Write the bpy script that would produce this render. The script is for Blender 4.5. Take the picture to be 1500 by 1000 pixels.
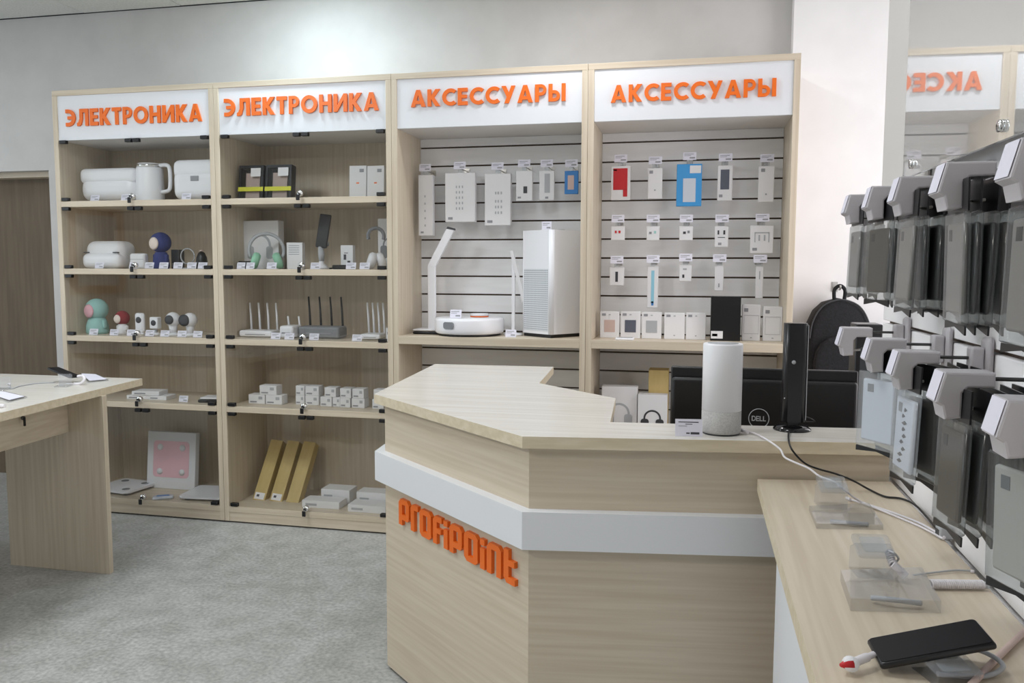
import bpy, bmesh, math, random
from mathutils import Vector, Matrix
random.seed(7)
PI = math.pi
for o in list(bpy.data.objects): bpy.data.objects.remove(o)
S = bpy.context.scene
COL = S.collection

# ---------------------------------------------------------------- camera
FPX = 1211.0
YAW, PITCH, ROLL = 0.219, 0.0874, 0.0032
CAM = Vector((3.1752, -3.6291, 1.2641))
fw = Vector((-math.sin(YAW)*math.cos(PITCH), math.cos(YAW)*math.cos(PITCH), -math.sin(PITCH)))
r0 = Vector((math.cos(YAW), math.sin(YAW), 0)); u0 = r0.cross(fw)
rt = math.cos(ROLL)*r0 + math.sin(ROLL)*u0
up = -math.sin(ROLL)*r0 + math.cos(ROLL)*u0
cd = bpy.data.cameras.new('camera'); cam = bpy.data.objects.new('camera', cd); COL.objects.link(cam)
cd.sensor_width = 36.0; cd.lens = 36.0*FPX/1500.0; cd.clip_start = 0.02
cam.matrix_world = Matrix(((rt.x, up.x, -fw.x, CAM.x), (rt.y, up.y, -fw.y, CAM.y), (rt.z, up.z, -fw.z, CAM.z), (0, 0, 0, 1)))
S.camera = cam
def ray(x, y): return fw + rt*((x-750)/FPX) - up*((y-500)/FPX)
def onz(x, y, Z): d = ray(x, y); return CAM + d*((Z-CAM.z)/d.z)
def ony(x, y, Y): d = ray(x, y); return CAM + d*((Y-CAM.y)/d.y)
def onx(x, y, X): d = ray(x, y); return CAM + d*((X-CAM.x)/d.x)

# ---------------------------------------------------------------- light and exposure
S.view_settings.view_transform = 'Standard'; S.view_settings.look = 'None'
S.view_settings.gamma = 1.0; S.view_settings.use_curve_mapping = False
S.view_settings.exposure = -0.08
w = bpy.data.worlds.new('world'); S.world = w; w.use_nodes = True
w.node_tree.nodes['Background'].inputs[0].default_value = (0.75, 0.85, 1.0, 1)
w.node_tree.nodes['Background'].inputs[1].default_value = 0.6
CEIL = 2.66
def area(name, loc, rot, sx, sy, power, col=(1, 1, 1), spread=PI):
    l = bpy.data.lights.new(name, 'AREA'); l.shape = 'RECTANGLE'; l.size = sx; l.size_y = sy
    l.energy = power; l.color = col; l.spread = spread
    o = bpy.data.objects.new(name, l); COL.objects.link(o); o.location = loc; o.rotation_euler = rot
    return o
# ceiling panels (fixtures are built with the ceiling), positions shared
PANELS = [(-1.65, -0.45), (-1.65, -2.25), (0.75, -1.65), (0.75, -4.05), (2.55, -2.25)]
PPOW = [1.0, 7, 22, 40, 6]
PCOL = [(0.93, 0.97, 1.0)]*2+[(0.87, 0.94, 1.0)]+[(1.0, 0.95, 0.88), (0.93, 0.97, 1.0)]
for (x, y), pw, pc_ in zip(PANELS, PPOW, PCOL):
    area('ceiling_panel_light', (x, y, CEIL-0.045), (0, 0, 0), 0.52, 0.52, pw, pc_)
# downlight close to the back wall (the bright patch above the second cabinet)
area('wall_downlight_light', (1.32, -0.12, CEIL-0.03), (math.radians(12), 0, 0), 0.16, 0.16, 11, (0.76, 0.92, 1.0))
area('right_wall_fill_light', (2.65, -0.35, CEIL-0.03), (0, 0, 0), 0.16, 0.16, 7.5, (0.96, 0.97, 1.0))  # added lamp, lifts the wall above the two right-hand cabinets
# daylight: shop window in the left wall, small window beside the column on the right
area('shop_window_daylight', (-3.12, -2.5, 1.45), (0, -PI/2, 0), 1.7, 1.5, 36, (0.78, 0.90, 1.0))
area('side_window_daylight', (4.62, -0.62, 1.55), (0, PI/2, 0), 1.5, 1.1, 20, (1.0, 0.97, 0.98))

# ---------------------------------------------------------------- materials
MATS = {}
def pbsdf(name, col, rough=0.5, metal=0.0, spec=0.5, emis=None):
    m = bpy.data.materials.new(name); m.use_nodes = True
    b = m.node_tree.nodes['Principled BSDF']
    b.inputs['Base Color'].default_value = (*col, 1); b.inputs['Roughness'].default_value = rough
    b.inputs['Metallic'].default_value = metal; b.inputs['Specular IOR Level'].default_value = spec
    if emis: b.inputs['Emission Color'].default_value = (*emis[0], 1); b.inputs['Emission Strength'].default_value = emis[1]
    MATS[name] = m; return m
def lin(r, g, b):
    f = lambda c: (c/255/12.92) if c/255 <= 0.04045 else ((c/255+0.055)/1.055)**2.4
    return (f(r), f(g), f(b))
def noisy(name, c1, c2, scale, rough=0.5, detail=3, bump=0.0, spec=0.5, coord='Object', p0=0.35, p1=0.65):
    m = pbsdf(name, c1, rough, spec=spec); nt = m.node_tree; b = nt.nodes['Principled BSDF']
    tc = nt.nodes.new('ShaderNodeTexCoord'); mp = nt.nodes.new('ShaderNodeMapping'); nz = nt.nodes.new('ShaderNodeTexNoise')
    cr = nt.nodes.new('ShaderNodeValToRGB')
    mp.inputs['Scale'].default_value = scale; nz.inputs['Scale'].default_value = 1.0; nz.inputs['Detail'].default_value = detail
    cr.color_ramp.elements[0].color = (*c1, 1); cr.color_ramp.elements[1].color = (*c2, 1)
    cr.color_ramp.elements[0].position = p0; cr.color_ramp.elements[1].position = p1
    nt.links.new(tc.outputs[coord], mp.inputs['Vector']); nt.links.new(mp.outputs[0], nz.inputs['Vector'])
    nt.links.new(nz.outputs['Fac'], cr.inputs[0]); nt.links.new(cr.outputs[0], b.inputs['Base Color'])
    if bump:
        bp = nt.nodes.new('ShaderNodeBump'); bp.inputs['Strength'].default_value = bump; bp.inputs['Distance'].default_value = 0.002
        nt.links.new(nz.outputs['Fac'], bp.inputs['Height']); nt.links.new(bp.outputs[0], b.inputs['Normal'])
    return m
W1, W2 = lin(202, 187, 165), lin(214, 201, 181)
noisy('wood_z', W1, W2, (70, 70, 2.2), 0.42)
noisy('wood_x', W1, W2, (2.2, 70, 70), 0.42)
noisy('wood_y', W1, W2, (70, 2.2, 70), 0.42)
noisy('wood_top_lit', lin(212, 206, 197), lin(223, 219, 212), (2.2, 80, 80), 0.27)  # same wood, paler and greyer: cool light from above put into its colour
noisy('wood_edge', lin(208, 194, 166), lin(220, 207, 182), (4, 60, 60), 0.45)
noisy('wall_paint', lin(206, 204, 203), lin(212, 210, 209), (6, 6, 6), 0.75, spec=0.3)
noisy('column_paint', lin(244, 242, 243), lin(249, 247, 248), (5, 5, 5), 0.7, spec=0.3)
noisy('ceiling_tile', lin(214, 216, 212), lin(226, 227, 224), (90, 90, 90), 0.9, bump=0.25, spec=0.1)
noisy('slat_paint', lin(236, 236, 237), lin(242, 242, 243), (4, 30, 30), 0.5)
noisy('brown_panel', lin(98, 84, 66), lin(110, 95, 76), (50, 50, 3), 0.6)
noisy('carton', lin(196, 172, 112), lin(208, 184, 126), (30, 30, 4), 0.7)
noisy('black_fabric', lin(20, 20, 23), lin(34, 33, 37), (160, 160, 160), 0.85, bump=0.3)
noisy('grey_fabric', lin(168, 166, 164), lin(186, 184, 181), (300, 300, 300), 0.85, bump=0.3)
# speckled linoleum: two noise scales multiplied
m = noisy('lino', lin(152, 153, 151), lin(196, 197, 195), (70, 70, 70), 0.38, detail=6, p0=0.28, p1=0.72)
nt = m.node_tree; b = nt.nodes['Principled BSDF']
n2 = nt.nodes.new('ShaderNodeTexNoise'); n2.inputs['Scale'].default_value = 9; n2.inputs['Detail'].default_value = 5
r2 = nt.nodes.new('ShaderNodeValToRGB'); r2.color_ramp.elements[0].color = (0.80, 0.80, 0.78, 1); r2.color_ramp.elements[1].color = (1, 1, 1, 1)
r2.color_ramp.elements[0].position = 0.35; r2.color_ramp.elements[1].position = 0.62
mx = nt.nodes.new('ShaderNodeMix'); mx.data_type = 'RGBA'; mx.blend_type = 'MULTIPLY'; mx.inputs[0].default_value = 1
tc = nt.nodes['Texture Coordinate']; cr = nt.nodes['Color Ramp']
nt.links.new(tc.outputs['Object'], n2.inputs['Vector']); nt.links.new(n2.outputs['Fac'], r2.inputs[0])
nt.links.new(cr.outputs[0], mx.inputs[6]); nt.links.new(r2.outputs[0], mx.inputs[7]); nt.links.new(mx.outputs[2], b.inputs['Base Color'])
def glassy(name, tint, film=0.0, rough=0.0, ior=1.5, filmcol=(0.85, 0.87, 0.9)):
    m = bpy.data.materials.new(name); m.use_nodes = True; nt = m.node_tree; nt.nodes.clear()
    out = nt.nodes.new('ShaderNodeOutputMaterial'); tr = nt.nodes.new('ShaderNodeBsdfTransparent'); tr.inputs[0].default_value = (*tint, 1)
    gl = nt.nodes.new('ShaderNodeBsdfGlossy'); gl.inputs['Roughness'].default_value = rough
    fr = nt.nodes.new('ShaderNodeFresnel'); fr.inputs['IOR'].default_value = ior
    ge = nt.nodes.new('ShaderNodeNewGeometry'); ma = nt.nodes.new('ShaderNodeMath'); ma.operation = 'MULTIPLY_ADD'   # inner faces: the ray leaves the sheet, same reflectance
    ma.inputs[1].default_value = 1/ior-ior; ma.inputs[2].default_value = ior
    nt.links.new(ge.outputs['Backfacing'], ma.inputs[0]); nt.links.new(ma.outputs[0], fr.inputs['IOR'])
    mx = nt.nodes.new('ShaderNodeMixShader'); src = tr
    if film:
        df = nt.nodes.new('ShaderNodeBsdfDiffuse'); df.inputs[0].default_value = (*filmcol, 1)
        m2 = nt.nodes.new('ShaderNodeMixShader'); m2.inputs[0].default_value = film
        nt.links.new(tr.outputs[0], m2.inputs[1]); nt.links.new(df.outputs[0], m2.inputs[2]); src = m2
    nt.links.new(fr.outputs[0], mx.inputs[0]); nt.links.new(src.outputs[0], mx.inputs[1]); nt.links.new(gl.outputs[0], mx.inputs[2])
    nt.links.new(mx.outputs[0], out.inputs['Surface']); MATS[name] = m; return m
glassy('glass', (0.99, 0.995, 0.992)); 
m = bpy.data.materials.new('mirror'); m.use_nodes = True; nt = m.node_tree; nt.nodes.clear(); MATS['mirror'] = m
_o = nt.nodes.new('ShaderNodeOutputMaterial'); _g = nt.nodes.new('ShaderNodeBsdfGlossy'); _g.inputs[0].default_value = (0.90, 0.90, 0.89, 1); _g.inputs['Roughness'].default_value = 0.012
_d = nt.nodes.new('ShaderNodeBsdfDiffuse'); _d.inputs[0].default_value = (0.74, 0.73, 0.72, 1); _x = nt.nodes.new('ShaderNodeMixShader'); _x.inputs[0].default_value = 0.30
nt.links.new(_g.outputs[0], _x.inputs[1]); nt.links.new(_d.outputs[0], _x.inputs[2]); nt.links.new(_x.outputs[0], _o.inputs['Surface'])
glassy('acrylic', (0.97, 0.975, 0.98), film=0.13, rough=0.03, filmcol=(0.62, 0.64, 0.68))
glassy('film', (0.93, 0.95, 0.96), film=0.16, rough=0.12)
glassy('film_dark', (0.80, 0.82, 0.82), film=0.10, rough=0.15, filmcol=(0.5, 0.5, 0.5))
pbsdf('white', lin(240, 240, 244), 0.35); pbsdf('white_matt', lin(232, 231, 233), 0.6)
pbsdf('board_white', lin(228, 230, 234), 0.45); pbsdf('board_soffit', lin(222, 218, 214), 0.55)
pbsdf('orange', lin(240, 112, 24), 0.4); pbsdf('black', (0.006, 0.006, 0.007), 0.4); pbsdf('black_gloss', (0.008, 0.008, 0.009), 0.12)
pbsdf('screen_black', (0.006, 0.006, 0.008), 0.5, spec=0.2); pbsdf('black_plastic', (0.012, 0.012, 0.014), 0.3); pbsdf('chrome', (0.8, 0.8, 0.8), 0.15, 1.0); pbsdf('steel', (0.55, 0.54, 0.52), 0.3, 1.0)
pbsdf('dark_steel', (0.10, 0.10, 0.10), 0.4, 0.6)
pbsdf('groove', lin(84, 66, 52), 0.6); pbsdf('hook_plastic', lin(196, 192, 196), 0.4); pbsdf('tag', lin(226, 224, 236), 0.6)
pbsdf('print_grey', lin(150, 150, 155), 0.6); pbsdf('print_dark', lin(60, 60, 66), 0.6); pbsdf('print_pink', lin(238, 192, 200), 0.6)
pbsdf('red', lin(200, 34, 42), 0.45); pbsdf('blue', lin(70, 160, 225), 0.4); pbsdf('blue_dark', lin(58, 128, 196), 0.4)
pbsdf('navy', lin(50, 60, 120), 0.8); pbsdf('teal', lin(160, 205, 200), 0.8); pbsdf('pink', lin(232, 180, 192), 0.8)
pbsdf('skin_cloth', lin(238, 222, 212), 0.8); pbsdf('dark_red', lin(140, 40, 45), 0.8); pbsdf('mint', lin(150, 205, 175), 0.5)
pbsdf('grey', lin(130, 132, 136), 0.5); pbsdf('mid_grey', lin(176, 178, 182), 0.5); pbsdf('dark_grey', lin(62, 63, 67), 0.5)
pbsdf('yellow', lin(214, 214, 50), 0.5); pbsdf('rose', lin(205, 180, 172), 0.5); pbsdf('slate', lin(92, 96, 110), 0.5)
pbsdf('aqua', lin(150, 205, 225), 0.5); pbsdf('cable_white', lin(228, 224, 228), 0.4); pbsdf('case_clear', lin(214, 219, 230), 0.25)
pbsdf('case_dark', lin(30, 30, 34), 0.35); pbsdf('case_grey', lin(150, 144, 140), 0.35); pbsdf('case_brown', lin(72, 66, 60), 0.35); pbsdf('case_marble', lin(206, 204, 200), 0.35)
pbsdf('lamp_face', (1, 1, 1), 0.5, emis=((0.95, 0.98, 1.0), 6.0)); pbsdf('sky_glass', (0.9, 0.95, 1), 0.2, emis=((0.88, 0.95, 1.0), 1.2))
pbsdf('frame_orange', lin(190, 120, 60), 0.5)
# perforated metal of the air purifier: tiny dark dots
m = pbsdf('perforated', lin(214, 217, 222), 0.4); nt = m.node_tree; b = nt.nodes['Principled BSDF']
tc = nt.nodes.new('ShaderNodeTexCoord'); vo = nt.nodes.new('ShaderNodeTexVoronoi'); vo.inputs['Scale'].default_value = 105; vo.inputs['Randomness'].default_value = 0.0
cr = nt.nodes.new('ShaderNodeValToRGB'); cr.color_ramp.elements[0].color = (*lin(150, 154, 162), 1); cr.color_ramp.elements[1].color = (*lin(222, 225, 229), 1)
cr.color_ramp.elements[0].position = 0.25; cr.color_ramp.elements[1].position = 0.42
nt.links.new(tc.outputs['Object'], vo.inputs['Vector']); nt.links.new(vo.outputs['Distance'], cr.inputs[0]); nt.links.new(cr.outputs[0], b.inputs['Base Color'])

# ---------------------------------------------------------------- mesh helpers
def bm_new(): return bmesh.new()
def rbox(bm, x0, x1, y0, y1, z0, z1, r=0.0, seg=2, mi=0, edges='all'):
    res = bmesh.ops.create_cube(bm, size=1.0); vs = res['verts']
    for v in vs: v.co = Vector(((x0+x1)/2+v.co.x*(x1-x0), (y0+y1)/2+v.co.y*(y1-y0), (z0+z1)/2+v.co.z*(z1-z0)))
    fs = {f for v in vs for f in v.link_faces}
    for f in fs: f.material_index = mi
    if r > 0:
        es = {e for v in vs for e in v.link_edges}
        if edges in 'xyz':
            k = 'xyz'.index(edges); es = {e for e in es if abs((e.verts[0].co-e.verts[1].co).normalized()[k]) > 0.9}
        out = bmesh.ops.bevel(bm, geom=list(es), offset=r, segments=seg, profile=0.5, affect='EDGES')
        for f in out['faces']: f.material_index = mi; f.smooth = True
    return bm
def prism(bm, pts, d0, d1, axis='y', mi=0):
    """extrude a 2-D outline along an axis; pts are (x,z) for y, (x,y) for z, (y,z) for x"""
    def mk(p, d): return {'y': (p[0], d, p[1]), 'z': (p[0], p[1], d), 'x': (d, p[0], p[1])}[axis]
    a = [bm.verts.new(mk(p, d0)) for p in pts]; c = [bm.verts.new(mk(p, d1)) for p in pts]; n = len(pts)
    fs = [bm.faces.new(a), bm.faces.new(c[::-1])]
    for i in range(n): fs.append(bm.faces.new((a[i], c[i], c[(i+1) % n], a[(i+1) % n])))
    for f in fs: f.material_index = mi
    bmesh.ops.recalc_face_normals(bm, faces=fs); return bm
def tube(bm, pts, r, n=8, mi=0, cap=True):
    pts = [Vector(p) for p in pts]; rings = []; prev = None
    for i, p in enumerate(pts):
        t = (pts[min(i+1, len(pts)-1)]-pts[max(i-1, 0)]).normalized()
        if prev is None: a = t.orthogonal().normalized()
        else: a = (prev - t*prev.dot(t)).normalized()
        prev = a; bb = t.cross(a); rr = r[i] if isinstance(r, (list, tuple)) else r
        rings.append([bm.verts.new(p+a*math.cos(2*PI*k/n)*rr+bb*math.sin(2*PI*k/n)*rr) for k in range(n)])
    for i in range(len(rings)-1):
        for k in range(n):
            f = bm.faces.new((rings[i][k], rings[i][(k+1) % n], rings[i+1][(k+1) % n], rings[i+1][k])); f.smooth = True; f.material_index = mi
    if cap:
        for q in (rings[0][::-1], rings[-1]): f = bm.faces.new(q); f.material_index = mi
    return bm
def lathe(bm, prof, n=28, c=(0, 0), mi=0):
    """prof: list of (radius, z)"""
    rings = []
    for (r, z) in prof:
        if r <= 1e-6: rings.append([bm.verts.new((c[0], c[1], z))])
        else: rings.append([bm.verts.new((c[0]+r*math.cos(2*PI*k/n), c[1]+r*math.sin(2*PI*k/n), z)) for k in range(n)])
    for i in range(len(rings)-1):
        a, d = rings[i], rings[i+1]
        for k in range(n):
            if len(a) == 1 and len(d) == 1: continue
            if len(a) == 1: f = bm.faces.new((a[0], d[k], d[(k+1) % n]))
            elif len(d) == 1: f = bm.faces.new((a[k], a[(k+1) % n], d[0]))
            else: f = bm.faces.new((a[k], a[(k+1) % n], d[(k+1) % n], d[k]))
            f.smooth = True; f.material_index = mi
    if len(rings[0]) > 1: bm.faces.new(rings[0][::-1]).material_index = mi
    if len(rings[-1]) > 1: bm.faces.new(rings[-1]).material_index = mi
    bmesh.ops.recalc_face_normals(bm, faces=bm.faces[:]); return bm
def xf(bm, M):
    bmesh.ops.transform(bm, matrix=M, verts=bm.verts[:]); return bm
def smooth_path(pts, n=6):
    P = [Vector(p) for p in pts]; out = []
    for i in range(len(P)-1):
        a, b_, c, d = P[max(i-1, 0)], P[i], P[i+1], P[min(i+2, len(P)-1)]
        for k in range(n):
            t = k/n; out.append(0.5*((2*b_)+(c-a)*t+(2*a-5*b_+4*c-d)*t*t+(3*b_-a-3*c+d)*t**3))
    out.append(P[-1]); return out
def obj(name, bm, mats, parent=None, loc=None, rot=None):
    me = bpy.data.meshes.new(name); bm.to_mesh(me); bm.free()
    for q in (mats if isinstance(mats, (list, tuple)) else [mats]): me.materials.append(MATS[q])
    o = bpy.data.objects.new(name, me); COL.objects.link(o)
    if parent: o.parent = parent
    if loc is not None: o.location = loc
    if rot is not None: o.rotation_euler = rot
    return o
def meta(o, label, cat, group=None):
    o['label'] = label; o['category'] = cat
    if group: o['group'] = group
    return o
def thing(name, label, cat, loc=(0, 0, 0), rot=(0, 0, 0), group=None):
    o = bpy.data.objects.new(name, None); COL.objects.link(o); o.empty_display_size = 0.05
    o.location = loc; o.rotation_euler = rot
    return meta(o, label, cat, group)
def struct(name, bm, mat, label, cat, parent=None):
    o = obj(name, bm, mat, parent)
    if not parent: o['kind'] = 'structure'; meta(o, label, cat)
    return o
def box1(*a, **k): return rbox(bm_new(), *a, **k)
def copy_mesh(o, parent, loc=None, rot=None):
    c = o.copy(); COL.objects.link(c); c.parent = parent
    if loc is not None: c.location = loc
    if rot is not None: c.rotation_euler = rot
    return c

# ---------------------------------------------------------------- the room
YB = 0.45            # back wall
XR = 3.63            # slat wall on the right
XL, YF, XE = -3.2, -6.2, 4.72
struct('floor', box1(XL-.1, XE+.1, YF-.1, YB+.5, -.06, 0), 'lino', 'speckled grey linoleum floor of the shop', 'floor')
bm = bm_new()      # back wall with the doorway at the left
DX0, DX1, DZ = -1.35, -0.435, 1.815
rbox(bm, XL, DX0, YB, YB+.3, 0, CEIL); rbox(bm, DX1, XE, YB, YB+.3, 0, CEIL); rbox(bm, DX0, DX1, YB, YB+.3, DZ, CEIL)
struct('wall_back', bm, 'wall_paint', 'pale grey painted back wall above the display cabinets', 'wall')
o = struct('door_1', box1(DX0, DX1, YB+.14, YB+.18, 0, DZ-.03), 'brown_panel', 'dull brown door set back in the opening left of the cabinets', 'door')
obj('door_lintel', box1(DX0, DX1, YB+.06, YB+.2, DZ-.03, DZ), 'wood_x', o)
bm = bm_new(); lathe(bm, [(0, -.03), (.03, -.03), (.03, .0), (.012, .01), (.012, .04), (0, .04)], 16); xf(bm, Matrix.Translation((DX0+.08, YB+.12, .95)) @ Matrix.Rotation(PI/2, 4, 'X'))
obj('door_knob', bm, 'chrome', o)
struct('wall_column', box1(3.573, XE, .355, YB-.001, 0, CEIL), 'column_paint', 'bright white wall pier right of the cabinets behind the backpack', 'wall')
bm = bm_new(); WY0, WY1, WZ0, WZ1 = -3.30, -1.70, .55, 2.35
rbox(bm, XL-.15, XL, YF, WY0, 0, CEIL); rbox(bm, XL-.15, XL, WY1, YB, 0, CEIL); rbox(bm, XL-.15, XL, WY0, WY1, 0, WZ0); rbox(bm, XL-.15, XL, WY0, WY1, WZ1, CEIL)
struct('wall_left', bm, 'wall_paint', 'painted wall with the shop window outside the left of the view', 'wall')
def window(name, x, y0, y1, z0, z1, sx, n, label):
    t = bpy.data.objects.new(name, None); COL.objects.link(t); t['kind'] = 'structure'; meta(t, label, 'window'); t.location = (x, (y0+y1)/2, z0)
    L = y1-y0; H = z1-z0; bm = bm_new()
    for k in range(n+1):
        yc = -L/2+.03+k*(L-.06)/n; rbox(bm, -.03, .03, yc-.03, yc+.03, 0, H)
    for k in range(n):
        a = -L/2+.06+k*(L-.06)/n; e = -L/2+k*(L-.06)/n+(L-.06)/n
        rbox(bm, -.03, .03, a, e, 0, .06); rbox(bm, -.03, .03, a, e, H-.06, H)
    obj('window_frame', bm, 'white', t)
    for k in range(n):
        a = -L/2+.06+k*(L-.06)/n; obj('pane', box1(-.005, .005, a, a+(L-.06)/n-.06, .06, H-.06), 'glass', t)
window('window_1', XL-.1, WY0, WY1, WZ0, WZ1, 1, 3, 'white framed shop window lighting the room from the left')
bm = bm_new()
rbox(bm, XE, XE+.15, -1.42, -1.25, 0, CEIL); rbox(bm, XE, XE+.15, 0.0, YB, 0, CEIL); rbox(bm, XE, XE+.15, -1.25, 0.0, 0, .75); rbox(bm, XE, XE+.15, -1.25, 0.0, 2.35, CEIL)
struct('wall_niche', bm, 'column_paint', 'white wall of the niche behind the slat wall end', 'wall')
window('window_2', XE+.09, -1.25, 0.0, .75, 2.35, -1, 1, 'small white framed window in the niche on the right')
struct('wall_partition', box1(XR+.12, XE+.15, -1.53, -1.425, 0, CEIL), 'column_paint', 'short white return wall behind the slat wall', 'wall')
struct('wall_front', box1(XL, XR+.2, YF-.1, YF, 0, CEIL), 'wall_paint', 'painted wall behind the camera', 'wall')

# right slat wall: dark backing, every board its own part
SP = 0.0907; GZ = 1.138
o = struct('wall_right', box1(XR+.016, XR+.12, YF, -1.425, 0, CEIL), 'groove', 'white slat wall on the right carrying the phone case hooks', 'wall')
slat = None
k0 = int(GZ//SP)
for k in range(-k0, 17):
    z0 = GZ+k*SP+.004; z1 = GZ+(k+1)*SP-.004
    if z1 > CEIL: z1 = CEIL-.005
    if z0 > CEIL-.03: continue
    zz0 = max(z0, 0.0)
    if slat is None or zz0 != z0 or abs((z1-z0)-(SP-.008)) > 1e-6:
        s_ = obj('slat', box1(XR, XR+.016, YF, -1.425, 0, z1-zz0, r=.0015, seg=1), 'column_paint', o, (0, 0, zz0))
        if zz0 == z0 and slat is None: slat = s_
    else: copy_mesh(slat, o, (0, 0, z0))

# ceiling: lay-in tiles in a grid, one object each
ce = struct('ceiling', box1(XL-.1, XE+.15, YF-.1, YB+.3, CEIL+.03, CEIL+.1), 'dark_grey', 'suspended ceiling of square mineral tiles', 'ceiling')
T = 0.6; tile = None; nx = 14; ny = 12
tx0, ty1 = -3.75, YB-.012
bars = bm_new()
for i in range(nx):
    for j in range(ny):
        x0 = tx0+i*T; y1 = ty1-j*T
        if x0 > XE or x0+T < XL or y1 < YF: continue
        if tile is None: tile = obj('ceiling_tile', box1(.0028, T-.0028, -T+.0028, -.0028, 0, .014), 'ceiling_tile', ce, (x0, y1, CEIL)); continue
        copy_mesh(tile, ce, (x0, y1, CEIL+random.choice((0, 0, .001, .002))))
for i, (x, y) in enumerate(PANELS):
    t = thing('ceiling_light', ['square LED ceiling panel far left near the back wall', 'square LED ceiling panel far left by the shop window', 'square LED ceiling panel over the middle of the shop', 'square LED ceiling panel over the front of the shop', 'square LED ceiling panel in front of the counter'][i], 'lamp', (x, y, CEIL-.035), group='LED ceiling panels')
    bm = bm_new(); rbox(bm, -.3, .3, -.3, -.275, 0, .03); rbox(bm, -.3, .3, .275, .3, 0, .03); rbox(bm, -.3, -.275, -.275, .275, 0, .03); rbox(bm, .275, .3, -.275, .275, 0, .03)
    obj('frame', bm, 'white', t); obj('diffuser', box1(-.275, .275, -.275, .275, .012, .02), 'lamp_face', t)
for x, y, lb in ((1.32, -0.12, 'small round downlight in the ceiling above the second cabinet'), (2.65, -.35, 'small round downlight added to brighten the wall over the right-hand cabinets')):
    t = thing('downlight', lb, 'lamp', (x, y, CEIL-.02))
    bm = bm_new(); lathe(bm, [(.105, 0), (.12, .004), (.12, .02), (.1, .02)], 28); obj('rim', bm, 'white', t)
    bm = bm_new(); lathe(bm, [(0, .008), (.10, .008), (.10, .016), (0, .016)], 28); obj('lens', bm, 'lamp_face', t)

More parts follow.
